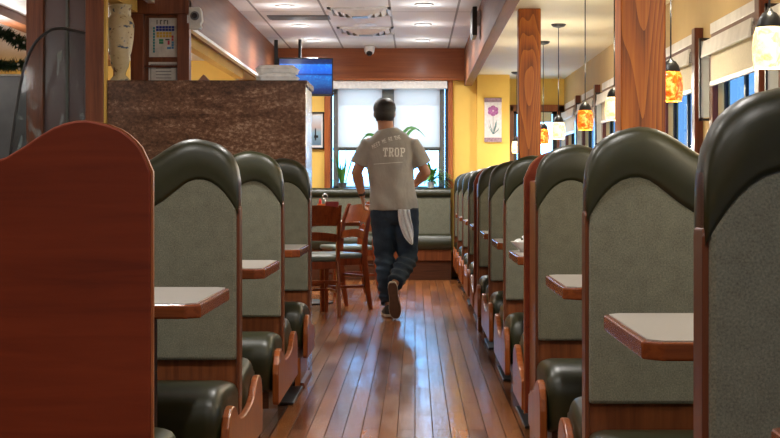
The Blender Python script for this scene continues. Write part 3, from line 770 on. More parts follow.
# ------------------------------------------------------------------ ceiling fittings
def at_ceiling(px, py, Z=CZ): s = (187-py)/(Z-1.05); return ((px-415)/s, 1516.7/s)
dl = [(285, 5.5), (300, 25), (313, 40), (424, 4), (423, 24), (422, 40)]
p0 = None
pos = [at_ceiling(a, c_) for a, c_ in dl]
labs = ['left row, nearest of the three visible', 'left row, middle one', 'left row, farthest', 'right row, nearest of the three visible', 'right row, middle one', 'right row, farthest']
extra = [(-1.15, 6.2), (.12, 6.2), (-1.15, 3.6), (.12, 3.6), (-1.15, 1.0), (.12, 1.0), (-.5, -1.3)]
def downlight():
    r = empty('recessed_downlight')
    obj('trim_ring', lathe(N(), [(.062, 0), (.085, -.002), (.088, -.008), (.082, -.012), (.064, -.010), (.060, -.002)], 0, 0, 28), 'white', r, smooth=True)
    obj('lens', lathe(N(), [(.001, -.003), (.061, -.003), (.061, -.006), (.001, -.006)], 0, 0, 24), 'lamp_white', r)
    return r
for i, (x, y) in enumerate(pos):
    if p0 is None: o = p0 = downlight()
    else: o = copy_tree(p0)
    o.location = (x, min(y, 17.4), CZ-.001); tag(o, 'round white recessed downlight in the tiled ceiling, %s' % labs[i], 'downlight', 'recessed downlights')
# air diffusers
def diffuser(px0, px1, py0, py1, l):
    x0, yn = at_ceiling(px0, py0); x1, yf = at_ceiling(px1, py1)
    xc, yc = (x0+x1)/2, (yn+yf)/2
    xc = ((px0+px1)/2-415)/(1516.7/yc)
    r = empty('air_diffuser', (xc, yc, CZ-.001)); tag(r, l, 'air vent', 'square ceiling diffusers'); h = .285
    b = N(); bx(b, -h, h, -h, -h+.03, -.02, 0); bx(b, -h, h, h-.03, h, -.02, 0); bx(b, -h, -h+.03, -h, h, -.02, 0); bx(b, h-.03, h, -h, h, -.02, 0)
    obj('outer_frame', b, 'white', r)
    b = N()
    for k, (a, z) in enumerate(((.24, -.004), (.18, -.018), (.12, -.03))):
        loft(b, [[(-a, -a, z), (a, -a, z), (a, a, z), (-a, a, z)], [(-a+.045, -a+.045, z-.03), (a-.045, -a+.045, z-.03), (a-.045, a-.045, z-.03), (-a+.045, a-.045, z-.03)]], caps=False)
    obj('louvre_cone', b, 'valance', r)
    obj('duct_opening', bx(N(), -.25, .25, -.25, .25, -.003, -.001), 'black', r)
    obj('centre_plate', bx(N(), -.07, .07, -.07, .07, -.062, -.055), 'black', r)
diffuser(330, 390, 7, 14, 'square ceiling air diffuser nearer the camera, above the person')
diffuser(338, 394, 26, 33, 'square ceiling air diffuser closer to the back wall')
x, y = at_ceiling(299, 17)
r = empty('return_grille', (x, y, CZ-.001)); tag(r, 'grey rectangular return air grille left of the diffusers', 'air grille')
obj('frame', bx(N(), -.29, .29, -.16, .16, -.008, 0), 'grille', r)
b = N()
for k in range(9): bx(b, -.27, .27, -.145+k*.034, -.125+k*.034, -.014, -.008)
obj('slats', b, 'grille', r)
x, y = at_ceiling(365, 24.5)
r = empty('ceiling_speaker', (x, y, CZ-.001)); tag(r, 'round white ceiling speaker between the two diffusers', 'speaker')
obj('grille_plate', lathe(N(), [(.001, -.01), (.10, -.01), (.115, -.006), (.118, 0)], 0, 0, 28), 'white', r)
# security camera
r = empty('security_camera', (-.52, 17.3, CZ-.001)); tag(r, 'white dome security camera with a dark lens on the ceiling above the window', 'security camera')
obj('housing', lathe(N(), [(.06, 0), (.064, -.02), (.058, -.06), (.045, -.09), (.02, -.105)], 0, 0, 24), 'white', r, smooth=True)
b = N(); ball(b, (0, -.03, -.085), .036, 14); obj('lens', b, 'jet', r, smooth=True)

# television
r = empty('television', (-1.19, 16.5, 2.25), rz=.10); tag(r, 'flat television with a blue picture hanging from the ceiling at the left of the window', 'television')
obj('bezel', bx(N(), -.30, .30, -.02, .03, -.21, .205), 'black', r, bevel=.006)
obj('screen', bx(N(), -.285, .285, -.0225, -.0195, -.19, .19), 'screen', r)
b = N(); tube(b, [(-.06, .05, 0), (-.06, .05, CZ-2.25)], .018, 12, round_ends=False); bx(b, -.12, .0, .03, .05, -.06, .06); obj('ceiling_mount', b, 'black_metal', r)
b = N(); bx(b, -.34, -.30, .02, .06, -.05, .40); obj('side_bracket', b, 'black_metal', r)
# small second screen, edge on, on the right fascia
r = empty('second_screen', (.535, 13.4, 2.50)); tag(r, 'slim dark second screen, edge on, on a bracket fixed to the right ceiling fascia', 'speaker')
obj('cabinet', bx(N(), -.035, .005, -.22, .22, -.13, .12), 'black', r, bevel=.006)
obj('bracket', bx(N(), .005, .04, -.05, .05, -.03, .10), 'steel', r)
obj('grille', bx(N(), -.040, -.035, -.2, .2, -.11, .10), 'grille', r)

# pictures
r = empty('beach_picture', (0, 0, 0)); tag(r, 'black-framed beach photograph on the yellow wall left of the window', 'picture')
def P7(px, py, d): s = 1516.7/d; return ((px-415)/s, 1.05+(187-py)/s)
X0, Z1 = P7(308, 112, 17.68); X1, Z0 = P7(324.5, 149, 17.68)
b = N(); f = .018
bx(b, X0, X1, 17.665, 17.698, Z0, Z0+f); bx(b, X0, X1, 17.665, 17.698, Z1-f, Z1); bx(b, X0, X0+f, 17.665, 17.698, Z0, Z1); bx(b, X1-f, X1, 17.665, 17.698, Z0, Z1)
obj('frame', b, 'black', r)
obj('mat_board', bx(N(), X0+f, X1-f, 17.682, 17.69, Z0+f, Z1-f), 'mat_white', r)
obj('print', bx(N(), X0+.045, X1-.04, 17.678, 17.682, Z0+.045, Z1-.045), 'seascape', r)
b = N(); bx(b, X0+.08, X0+.095, 17.675, 17.678, Z0+.10, Z0+.24); bx(b, X0+.07, X0+.12, 17.675, 17.678, Z0+.13, Z0+.16); obj('figure', b, 'black', r)
r = empty('flower_picture', (0, 0, 0)); tag(r, 'tall narrow picture of a purple iris on the yellow pier', 'picture')
D = 17.62; X0, Z1 = P7(484.5, 98, D); X1, Z0 = P7(501.5, 142, D)
obj('canvas', bx(N(), X0, X1, D-.02, D-.0, Z0, Z1), plain('pale lilac paper', (.72, .66, .68), .6), r)
band = plain('mauve band', (.30, .20, .26), .6, 0, 50, .3)
for za, zb in ((Z0, Z0+.05), (Z1-.05, Z1)): obj('border_band', bx(N(), X0-.002, X1+.002, D-.024, D-.001, za, zb), band, r)
pur = plain('iris purple', (.38, .12, .32), .6, 0, 60, .35); xc = (X0+X1)/2; zc = Z1-.15
b = N()
for k in range(6):
    a = k*PI/3+.5; cx_, cz_ = xc+.036*math.cos(a), zc+.036*math.sin(a)
    prism(b, [(cx_+.030*math.cos(t*PI/6)*(1 if True else 1), cz_+.027*math.sin(t*PI/6)) for t in range(12)], 'Y', D-.0225-.0006*k, D-.02)
obj('petals', b, pur, r)
b = N(); prism(b, [(xc-.003, Z0+.13), (xc+.003, Z0+.13), (xc+.003, zc-.04), (xc-.003, zc-.04)], 'Y', D-.022, D-.02)
for dx, tz in ((-.06, .22), (-.045, .26), (.03, .24), (.075, .17), (.045, .27)):
    prism(b, [(xc-.004, Z0+.09), (xc+.006, Z0+.09), (xc+dx*.7+.008, Z0+(.09+tz)/2), (xc+dx, Z0+tz), (xc+dx*.6-.006, Z0+(.09+tz)/2)], 'Y', D-.0218, D-.02)
obj('leaves', b, plain('blue green leaf', (.16, .28, .30), .6), r)

# ------------------------------------------------------------------ back bench
r = empty('banquette', (0, 0, 0)); tag(r, 'long olive banquette running along the back wall under the window', 'banquette')
bx0, bx1 = -2.6, .41
obj('back_frame', bx(N(), bx0, bx1, 17.50, 17.56, .1, 1.0), 'booth_wood', r)
def sec2(pts, x0, x1, ins=.02): return loft(N(), [[(x, y, z) for y, z in pts] for x in (x0, x1)])
o = obj('top_roll', sec2([(17.45, .93), (17.425, .945), (17.415, .98), (17.43, 1.02), (17.47, 1.04), (17.53, 1.035), (17.55, 1.0), (17.55, .93)], bx0, bx1), 'vinyl', r); smooth_angle(o, 1.2)
for x0, x1 in ((-2.6, -1.40), (-1.39, -.48), (-.47, .408)):
    obj('fabric_panel', bx(N(), x0, x1, 17.44, 17.50, .50, .93), 'fabric', r, bevel=.015, seg=3)
    o = obj('seat_cushion', sec2([(17.05, .36), (17.035, .40), (17.04, .46), (17.07, .505), (17.12, .515), (17.45, .50), (17.45, .34), (17.08, .34)], x0, x1), 'vinyl', r); smooth_angle(o, 1.2)
obj('seat_box', bx(N(), bx0, bx1, 17.09, 17.5, .22, .345), 'booth_wood', r, bevel=.004)
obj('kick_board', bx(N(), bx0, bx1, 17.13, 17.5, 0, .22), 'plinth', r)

# ------------------------------------------------------------------ plants
def blade(b, base, d, L, w, droop, nseg=5):
    base = Vector(base); d = Vector(d).normalized(); side = d.cross(Vector((0, 0, 1)))
    if side.length < .05: side = Vector((1, 0, 0))
    side.normalize(); prev = None; p = base.copy(); dd = d.copy()
    for k in range(nseg+1):
        t = k/nseg; ww = w*math.sin(PI*min(1, .12+t*.88))*(.9) + .001
        a, c_ = b.verts.new(p-side*ww), b.verts.new(p+side*ww)
        if prev: b.faces.new((prev[0], prev[1], c_, a))
        prev = (a, c_); dd = (dd+Vector((0, 0, -droop/nseg))).normalized(); p = p+dd*(L/nseg)
def pot(r, mat, R=.06, h=.10):
    obj('pot', lathe(N(), [(R*.7, 0), (R*.95, h*.9), (R*1.05, h*.9), (R*1.05, h), (R*.9, h), (R*.85, h*.85), (.001, h*.85)], 0, 0, 20), mat, r)
rn = random.Random(11)
r = empty('snake_plant', (-.84, 17.585, 1.03)); tag(r, 'upright snake plant in a dark pot at the left end of the window sill', 'potted plant'); pot(r, 'dark_pot', .055, .07)
b = N()
for k in range(26):
    a = rn.random()*2*PI; blade(b, (.03*math.cos(a), .025*math.sin(a), .05), (.28*math.cos(a), .10*math.sin(a)-.06, 1), rn.uniform(.22, .42), .017, rn.uniform(-.05, .2))
obj('leaves', b, 'leaf', r)
r = empty('leafy_plant', (.185, 17.60, 1.03)); tag(r, 'bushy green potted plant in a pale pot at the right end of the window sill', 'potted plant'); pot(r, 'pot', .05, .08)
b = N()
for k in range(90):
    a = rn.random()*2*PI; e = rn.uniform(.2, 1.2); blade(b, (.02*math.cos(a), .02*math.sin(a), .07+rn.uniform(0, .1)), (math.cos(a), -abs(.35*math.sin(a))-.08, e), rn.uniform(.14, .30), .020, rn.uniform(.8, 1.8))
obj('leaves', b, 'leaf2', r)
r = empty('arching_plant', (-.29, 17.575, 1.03)); tag(r, 'tall plant with arching leaves on the sill behind the person', 'potted plant'); pot(r, 'dark_pot', .055, .09)
b = N()
def curved(b, P0, P1, P2, w, n=10):
    P0, P1, P2 = map(Vector, (P0, P1, P2)); prev = None
    for k in range(n+1):
        t = k/n; p = P0*(1-t)**2+P1*2*t*(1-t)+P2*t*t; d = (P1-P0)*(1-t)+(P2-P1)*t
        sd = d.cross(Vector((0, 1, 0))).normalized(); ww = w*math.sin(PI*min(.97, .12+t*.88))
        a, c_ = b.verts.new(p-sd*ww), b.verts.new(p+sd*ww+Vector((0, .006, 0)))
        if prev: b.faces.new((prev[0], prev[1], c_, a))
        prev = (a, c_)
for P1, P2 in (((-.14, -.01, .86), (-.35, -.02, .53)), ((.12, 0, .98), (.41, 0, .60)), ((.2, -.01, .85), (.36, -.02, .66)), ((-.1, 0, .74), (-.30, 0, .62)), ((.02, 0, .6), (.10, 0, .62)), ((-.05, 0, .5), (-.12, 0, .55))):
    curved(b, (0, 0, .07), P1, P2, .019)
obj('leaves', b, 'leaf', r)
r = empty('spotted_cone_tree', (1.47, 18.2, .9)); tag(r, 'white cone ornament with black spots on the far right window sill', 'ornament')
obj('cone', lathe(N(), [(.13, 0), (.13, .03), (.10, .25), (.05, .52), (.02, .68), (.001, .7)], 0, 0, 24), 'spotted', r, smooth=True)
b = N(); ball(b, (0, 0, .72), .03, 12); obj('tip_ball', b, 'black', r, smooth=True)

# ------------------------------------------------------------------ dining chairs and table
def chair():
    r = empty('dining_chair'); W = .21
    def post(s): return [(s*W, -.27, 0), (s*W, -.235, .2), (s*W, -.205, .45), (s*W, -.215, .62), (s*W, -.25, .78), (s*W*1.0, -.30, .905)]
    for s in (-1, 1):
        b = N(); P = post(s); loft(b, [[(x-.014, y-w_, z), (x+.014, y-w_, z), (x+.014, y+w_, z), (x-.014, y+w_, z)] for (x, y, z), w_ in zip(P, (.017, .022, .026, .022, .018, .014))])
        obj('rear_leg', b, 'chair', r, bevel=.005)
        b = N(); loft(b, [[(x-w_, y-w_, z), (x+w_, y-w_, z), (x+w_, y+w_, z), (x-w_, y+w_, z)] for x, y, z, w_ in ((s*.19, .19, 0, .014), (s*.19, .19, .42, .019))])
        obj('front_leg', b, 'chair', r, bevel=.004)
    def rail(z0, z1, y0, y1, arch, name):
        b = N(); rings = []
        for k in range(9):
            t = -1+k/4; x = t*(W-.01); yy = -.03*(1-t*t); zz = arch*(1-t*t)
            rings.append([(x, y0+yy-.009, z0+zz*.8), (x, y0+yy+.009, z0+zz*.8), (x, y1+yy+.009, z1+zz), (x, y1+yy-.009, z1+zz)])
        loft(b, rings); return obj(name, b, 'chair', r)
    rail(.735, .885, -.245, -.30, .018, 'top_rail'); rail(.60, .665, -.215, -.228, .022, 'back_slat')
    b = N(); rings = []
    for z, k in ((.445, .96), (.455, 1), (.475, 1), (.487, .96), (.49, .85)):
        a = .215*k; rings.append([(-a, -.19*k, z), (a, -.19*k, z), (a*1.03, .0, z), (a*1.03, .15*k, z), (a*.9, .215*k, z), (-a*.9, .215*k, z), (-a*1.03, .15*k, z), (-a*1.03, 0, z)])
    obj('seat_pad', loft(b, rings), plain_seat, r, bevel=.006)
    b = N(); bx(b, -.20, .20, .165, .185, .385, .445); bx(b, -.20, .20, -.205, -.185, .385, .445); bx(b, -.205, -.185, -.2, .18, .385, .445); bx(b, .185, .205, -.2, .18, .385, .445)
    obj('seat_frame', b, 'chair', r, bevel=.003)
    b = N(); 
    for s in (-1, 1): bx(b, s*.195-.009, s*.195+.009, -.235, .19, .19, .215)
    bx(b, -.19, .19, .02, .04, .193, .212); bx(b, -.20, .20, -.245, -.227, .27, .295)
    obj('stretchers', b, 'chair', r, bevel=.003); return r
plain_seat = plain('grey green seat vinyl', (.10, .12, .10), .35, 0, 50, .1)
c0 = chair()
for i, (x, y, a, l) in enumerate(((-.88, 12.45, math.radians(14), 'reddish wooden dining chair nearest the camera, seen from behind beside the left booths'),
                                  (-.72, 13.02, math.radians(122), 'reddish wooden dining chair turned sideways, next to the walking person'),
                                  (-.66, 14.72, math.radians(112), 'reddish wooden dining chair farthest back, partly hidden behind another chair'))):
    o = c0 if i == 0 else copy_tree(c0)
    o.location = (x, y, 0); o.rotation_euler = (0, 0, a); tag(o, l, 'chair', 'wooden dining chairs in the middle')
r = empty('dining_table', (-.98, 13.72, 0)); tag(r, 'white-topped dining table behind the wooden chairs', 'table')
obj('table_edge', bx(N(), -.5, .5, -.36, .36, .705, .742), 'table_edge', r, bevel=.006)
obj('table_top', bx(N(), -.485, .485, -.345, .345, .72, .745), 'foam', r)
obj('pedestal_column', lathe(N(), [(.24, 0), (.24, .012), (.05, .04), (.035, .06), (.035, .68), (.12, .70), (.12, .706)], 0, 0, 20), 'black_metal', r)
# condiment caddy on it
r = empty('condiment_caddy', (-.80, 13.52, .745)); tag(r, 'chrome wire condiment caddy with a ring handle on the white-topped table', 'caddy')
b = N(); bx(b, -.08, .08, -.05, .05, 0, .006)
P = [(-.0, 0, 0), (0, 0, .20)]; tube(b, P, .004, 8)
tube(b, [(.022*math.sin(t*PI/8), 0, .222-.022*math.cos(t*PI/8)) for t in range(17)], .004, 8, ref=Vector((0, 1, 0)))
for z in (.05, .10):
    tube(b, [(-.08, -.05, z), (.08, -.05, z), (.08, .05, z), (-.08, .05, z), (-.08, -.05, z)], .003, 6, ref=Vector((0, 0, 1)))
for x in (-.08, .08):
    for y in (-.05, .05): tube(b, [(x, y, 0), (x, y, .10)], .003, 6)
obj('wire_frame', b, 'chrome', r, smooth=True)
def put(name, b, m_, x, y, l, c_, z=.751): o = obj(name, b, m_, smooth=False); o.location = (x, y, z); tag(o, l, c_); return o
put('ketchup_bottle', lathe(N(), [(.026, 0), (.028, .02), (.028, .10), (.015, .145), (.012, .15), (.012, .18), (.003, .195)], 0, 0, 16), 'red', -.845, 13.52, 'red squeeze bottle of ketchup in the condiment caddy', 'bottle')
put('sauce_packet_box', bx(N(), -.035, .035, -.02, .02, 0, .155), 'orange', -.83, 13.43, 'upright orange packet holder beside the condiment caddy', 'packet holder', .745)
put('menu_folder', bx(N(), -.06, .06, -.006, .006, 0, .175), 'burgundy', -.735, 13.44, 'dark red menu standing beside the condiment caddy', 'menu', .745)

# ------------------------------------------------------------------ the person
PY = 12.35
person = empty('person', (-.17, PY, 0)); tag(person, 'person walking away in a grey t-shirt and dark jeans, short dark hair', 'person')
ox, oy = -.17, PY
def L_(p): return (p[0]-ox, p[1]-oy, p[2])
def LL(ps): return [L_(p) for p in ps]
# joints
neck = (-.235, PY+.0, 1.50); head = (-.248, PY+.025, 1.655)
shL, shR = (-.375, PY, 1.395), (-.025, PY, 1.395)
elL, elR = (-.475, PY+.0, 1.17), (.085, PY+.02, 1.17)
wrL, wrR = (-.435, PY+.10, .985), (.0, PY+.22, 1.07)
hipL, hipR = (-.262, PY, .90), (-.075, PY, .90)
knL, knR = (-.250, PY+.04, .49), (-.060, PY+.02, .46)
anL, anR = (-.210, PY-.12, .10), (-.160, PY-.34, .285)
b = N()
tube(b, LL([(-.168, PY, .91), (-.170, PY, .96), (-.185, PY, 1.08), (-.20, PY, 1.22), (-.205, PY, 1.34), (-.21, PY, 1.43)]), [(.145, .10), (.145, .10), (.145, .10), (.160, .105), (.170, .10), (.11, .06)], 20)
tube(b, LL([(-.215, PY, 1.42), neck, (-.243, PY+.02, 1.58)]), [(.075, .065), (.064, .062), (.064, .064)], 14)
ball(b, L_(head), (.076, .096, .115), 20); ball(b, L_((-.248, PY+.055, 1.60)), (.060, .070, .065), 16)
for s in (-1, 1): ball(b, L_((head[0]+s*.080, PY+.015, 1.645)), (.012, .020, .032), 10)
ball(b, L_((head[0], PY+.13, 1.64)), (.013, .018, .024), 10)   # nose
ball(b, L_((head[0], PY+.112, 1.60)), (.026, .010, .008), 10)  # lips
for sh, el, wr in ((shL, elL, wrL), (shR, elR, wrR)):
    tube(b, LL([sh, tuple((Vector(sh)+Vector(el))/2), el]), [.056, .048, .042], 14)
    e, w_ = Vector(el), Vector(wr); tube(b, LL([el, tuple(e.lerp(w_, .3)), tuple(e.lerp(w_, .7)), wr]), [.043, .045, .034, .027], 14)
for hp, kn, an in ((hipL, knL, anL), (hipR, knR, anR)):
    h_, k_, a_ = Vector(hp), Vector(kn), Vector(an)
    tube(b, LL([hp, tuple(h_.lerp(k_, .5)), kn]), [.088, .072, .052], 14)
    tube(b, LL([kn, tuple(k_.lerp(a_, .3)+Vector((0, -.015, 0))), tuple(k_.lerp(a_, .7)), an]), [.052, .055, .038, .032], 14)
# hands: palm, four fingers, thumb
def hand(b, wr, d, across, thumb_s):
    wr = Vector(wr); d = Vector(d).normalized(); ac = Vector(across); ac = (ac-d*ac.dot(d)).normalized(); n = d.cross(ac)
    pc = wr+d*.09
    tube(b, LL([wr, wr+d*.035, pc]), [(.026, .019), (.036, .016), (.040, .013)], 12, ref=ac)
    for k, Lf in enumerate((.068, .078, .074, .058)):
        base = pc-d*.012+ac*(-.030+k*.020)*-thumb_s
        p1 = base+d*Lf*.45; d2 = (d+n*.7).normalized(); p2 = p1+d2*Lf*.32; d3 = (d+n*1.6).normalized(); p3 = p2+d3*Lf*.25
        tube(b, LL([base, p1, p2, p3]), [.0095, .009, .0085, .0075], 8)
    tb = wr+d*.03+ac*.03*thumb_s; t1 = tb+(d*.7+ac*.6*thumb_s).normalized()*.035; t2 = t1+(d+n*.5).normalized()*.028
    tube(b, LL([tb, t1, t2]), [.012, .010, .0085], 8)
hand(b, wrL, (.15, .35, -.9), (0, 1, .3), 1)
hand(b, wrR, (-.75, .5, .1), (0, .2, 1), 1)
bm = remesh(b, .0055, 4)
body = obj('body', bm, 'skin', person, smooth=True)
# face details
for s in (-1, 1):
    b = N(); ball(b, L_((head[0]+s*.032, PY+.110, 1.668)), (.013, .010, .009), 10); obj('eye', b, 'ceramic', person, smooth=True)
# hair
b = N(); ball(b, L_((head[0], PY+.012, 1.690)), (.088, .105, .086), 20); ball(b, L_((head[0], PY+.008, 1.645)), (.085, .097, .085), 20)
bm = remesh(b, .008, 4)
cut = []
for v in bm.verts:
    x, y, z = v.co.x+ox, v.co.y+oy, v.co.z
    lim = 1.588 if y < PY+.0 else 1.588+(y-PY)*1.3
    if abs(x-head[0]) > .066 and y > PY-.02: lim = max(lim, 1.665)
    if z < lim: cut.append(v)
bmesh.ops.delete(bm, geom=cut, context='VERTS')
o = obj('hair', bm, 'hair', person, smooth=True); m_ = o.modifiers.new('s', 'SOLIDIFY'); m_.thickness = .012; m_.offset = 0
# t-shirt
b = N()
tube(b, LL([(-.172, PY, .862), (-.174, PY, .93), (-.186, PY, 1.05), (-.20, PY, 1.20), (-.207, PY, 1.32), (-.212, PY, 1.40), (-.217, PY, 1.465), (-.228, PY+.0, 1.525)]), [(.205, .152), (.196, .145), (.182, .132), (.190, .135), (.205, .138), (.20, .125), (.150, .108), (.080, .078)], 24, round_ends=False)
for sh, el in ((shL, elL), (shR, elR)):
    s_, e_ = Vector(sh), Vector(el); out = 1 if sh == shR else -1
    tube(b, LL([s_+Vector((-out*.07, 0, .022)), s_, s_.lerp(e_, .4)+Vector((out*.006, 0, 0)), s_.lerp(e_, .74)+Vector((out*.004, 0, 0))]), [.070, .070, .076, .082], 18, round_ends=False)
bm = remesh(b, .009, 5)
rr = random.Random(2)
for v in bm.verts:   # drape folds
    x, z = v.co.x, v.co.z
    if z < 1.38: v.co.y += .010*math.sin(x*34+z*9+math.sin(z*14)*1.3)*min(1, (1.38-z)/.25)+.007*math.sin(z*34+x*22)*max(0, (1.12-z)/.2 if z < 1.12 else 0)
shirt = obj('t_shirt', bm, 'shirt', person, smooth=True)
# print on the back of the shirt
tmp = bmesh.new(); tmp.from_mesh(shirt.data); bvh = BVHTree.FromBMesh(tmp)
def letters(text, quads, name):
    b = N()
    for x0, x1, z0, z1, R in quads:
        nx = max(1, int(abs(x1-x0)/.008)); nz = max(1, int(abs(z1-z0)/.008)); g = {}
        for i in range(nx+1):
            for j in range(nz+1):
                p = R @ Vector((x0+(x1-x0)*i/nx, 0, z0+(z1-z0)*j/nz))
                h = bvh.ray_cast(Vector((p.x-ox, -.6, p.z)), Vector((0, 1, 0)))
                y = (h[0].y if h[0] else -.13)-.0025; g[i, j] = b.verts.new((p.x-ox, y, p.z))
        for i in range(nx):
            for j in range(nz): b.faces.new((g[i, j], g[i+1, j], g[i+1, j+1], g[i, j+1]))
    return obj(name, b, 'print', person)
def wx(px): return (px-415)/122.8
def wz(py): return 1.05+(187-py)/122.8
G = {'T': [(0, 5, 5.6, 7), (0, .9, 4.3, 7), (4.1, 5, 4.3, 7), (1.8, 3.2, 0, 7), (1, 4, 0, 1)],
     'R': [(.5, 1.9, 0, 7), (0, 2.4, 0, 1), (0, 4, 6, 7), (3.5, 4.8, 3.8, 6.6), (1.9, 4.1, 3, 4), (2.7, 3.9, 1, 3), (3.3, 5.2, 0, 1.1), (3.4, 4.4, .8, 2.2)],
     'O': [(.2, 1.6, 1, 6), (3.4, 4.8, 1, 6), (.9, 4.1, 6, 7), (.9, 4.1, 0, 1), ],
     'P': [(.5, 1.9, 0, 7), (0, 2.6, 0, 1), (0, 4, 6, 7), (3.5, 4.9, 3.6, 6.6), (1.9, 4.1, 2.8, 3.9)],
     'M': [(.2, 1.2, 0, 7), (3.8, 4.8, 0, 7), (1.2, 2.1, 4, 6.2), (2, 3, 2.8, 4.8), (2.9, 3.8, 4, 6.2)],
     'E': [(.4, 1.5, 0, 7), (.4, 4.6, 6, 7), (.4, 4, 3, 4), (.4, 4.6, 0, 1)],
     'A': [(.2, 1.3, 0, 5.5), (3.7, 4.8, 0, 5.5), (1, 4, 5.5, 7), (1.3, 3.7, 2.4, 3.4)],
     'H': [(.2, 1.4, 0, 7), (3.6, 4.8, 0, 7), (1.4, 3.6, 3, 4)]}
def word(txt, x, z, h, w_, gap, R=None):
    q = []; R = R or Matrix.Identity(4)
    for ch in txt:
        if ch == ' ': x += w_*.6; continue
        for a, c_, d_, e_ in G[ch]: q.append((x+a*w_/5, x+c_*w_/5, z+d_*h/7, z+e_*h/7, R))
        x += w_+gap
    return q
letters('', word('TROP', wx(383.3), wz(157), .073, .039, .0075), 'print_lettering')
q = []; cx0 = wx(373); x = 0; zz = wz(149.5)
txt = 'MEET ME AT THE'
for i, ch in enumerate(txt):
    t = i/(len(txt)-1); px_ = 373+26.5*t; py_ = 149.3-9.5*t+1.6*math.sin(t*PI)*-1
    R = Matrix.Translation((wx(px_), 0, wz(py_))) @ Matrix.Rotation(-.33, 4, 'Y')
    if ch != ' ': q += word(ch, 0, 0, .033, .0155, 0, R)
letters('', q, 'print_lettering')
R = Matrix.Translation((wx(374), 0, wz(164.6))) @ Matrix.Rotation(-.07, 4, 'Y')
letters('', [(0, .235, 0, .0035, R)], 'print_line')
tmp.free()
# jeans
b = N()
tube(b, LL([(-.168, PY, .75), (-.168, PY, .80), (-.168, PY, .90), (-.170, PY, .955)]), [(.10, .09), (.165, .125), (.178, .130), (.162, .120)], 22, round_ends=False)
for hp, kn, an, wd in ((hipL, knL, anL, 0), (hipR, knR, anR, 1)):
    h_, k_, a_ = Vector(hp), Vector(kn), Vector(an)
    tube(b, LL([h_+Vector((0, 0, -.02)), h_.lerp(k_, .35), h_.lerp(k_, .7), k_, k_.lerp(a_, .35)+Vector((0, -.012, 0)), k_.lerp(a_, .7), a_+(a_-k_).normalized()*-.01]), [(.106, .114), (.104, .106), (.092, .094), (.082, .084), (.080, .083), (.072, .072), (.068, .068)], 18, round_ends=False)
bm = remesh(b, .009, 3)
for v in bm.verts:
    z = v.co.z
    k = max(0, 1-abs(z-.42)/.14)+max(0, 1-abs(z-.18)/.14)+.3
    f = 1+.035*k*math.sin(z*75+v.co.x*20)
    v.co.y *= 1 if z > .8 else 1; n = v.normal.copy(); v.co += n*(.006*k*math.sin(z*85+v.co.x*30+v.co.y*25))
jeans = obj('jeans', bm, 'jeans', person, smooth=True)
# shoes
def shoe(heel, toe, up, name):
    h, t, u = Vector(heel), Vector(toe), Vector(up).normalized(); d = (t-h); Lg = d.length; d.normalize(); s = d.cross(u).normalized()
    b = N(); rings = []
    for k, (w_, hh) in zip((0, .06, .2, .4, .6, .78, .92, 1), ((.02, .05), (.034, .075), (.038, .085), (.036, .08), (.043, .06), (.046, .045), (.036, .038), (.014, .025))):
        c_ = h+d*Lg*k
        rings.append([L_(c_+s*w_*a+u*(.014+hh*e)) for a, e in ((-1, 0), (-1, .4), (-.75, .85), (-.3, 1), (.3, 1), (.75, .85), (1, .4), (1, 0))])
    sh_ = obj('shoe', loft(b, rings), 'shoe', person, smooth=True)
    for nm, m_, z0, z1, kk in (('midsole', 'shoe_white', .007, .026, 1.06), ('outsole', 'sole', -.004, .007, 1.0)):
        b = N(); r1, r2 = [], []
        prof = ((0, .018), (.05, .031), (.15, .037), (.35, .034), (.5, .036), (.68, .046), (.82, .045), (.93, .033), (1, .014))
        pts = [(k, w_) for k, w_ in prof]+[(k, -w_) for k, w_ in prof[::-1]]
        for z, R_ in ((z0, r1), (z1, r2)):
            for k, w_ in pts: R_.append(L_(h+d*Lg*(k*kk-(kk-1)/2)+s*w_*kk+u*z))
        loft(b, [r1, r2]); obj(nm, b, m_, sh_, bevel=.002)
    return sh_
shoe((-.205, PY-.20, .004), (-.235, PY+.075, .004), (0, 0, 1), 'l')
shoe((-.180, PY-.435, .295), (-.150, PY-.375, .012), (.02, .97, .22), 'r')
# watch on the left wrist
b = N(); e_, w_ = Vector(elL), Vector(wrL); p = e_.lerp(w_, .93); d = (w_-e_).normalized()
tube(b, LL([p-d*.011, p+d*.011]), [.032, .032], 16, round_ends=False); obj('wrist_watch', b, 'belt', person)
# towel in the pocket: rests in the pocket, its own thing
b = N(); rings = []
prof = [(.872, .045, 404), (.84, .047, 404.5), (.80, .050, 405), (.75, .054, 406), (.70, .052, 407.5), (.66, .040, 409), (.63, .024, 410.5), (.605, .008, 411.5)]
nx = 14
T = N(); gv = {}
for j, (z, hw, pxc) in enumerate(prof):
    for i in range(nx+1):
        t = -1+2*i/nx; x = wx(pxc)+hw*t
        y = PY-.165-.018*math.cos(t*8+z*14)-.01*(1-t*t)+(.0 if z > .8 else .012)
        gv[i, j] = T.verts.new((x, y, z-.02*abs(math.sin(t*2.2+.7))*(1 if j > 4 else 0)))
for j in range(len(prof)-1):
    for i in range(nx): T.faces.new((gv[i, j], gv[i+1, j], gv[i+1, j+1], gv[i, j+1]))
o = obj('towel', T, 'towel', smooth=True); m_ = o.modifiers.new('s', 'SOLIDIFY'); m_.thickness = .008
m_ = o.modifiers.new('u', 'SUBSURF'); m_.levels = 1; m_.render_levels = 1
tag(o, 'white cloth towel hanging out of the back pocket of the jeans', 'towel')

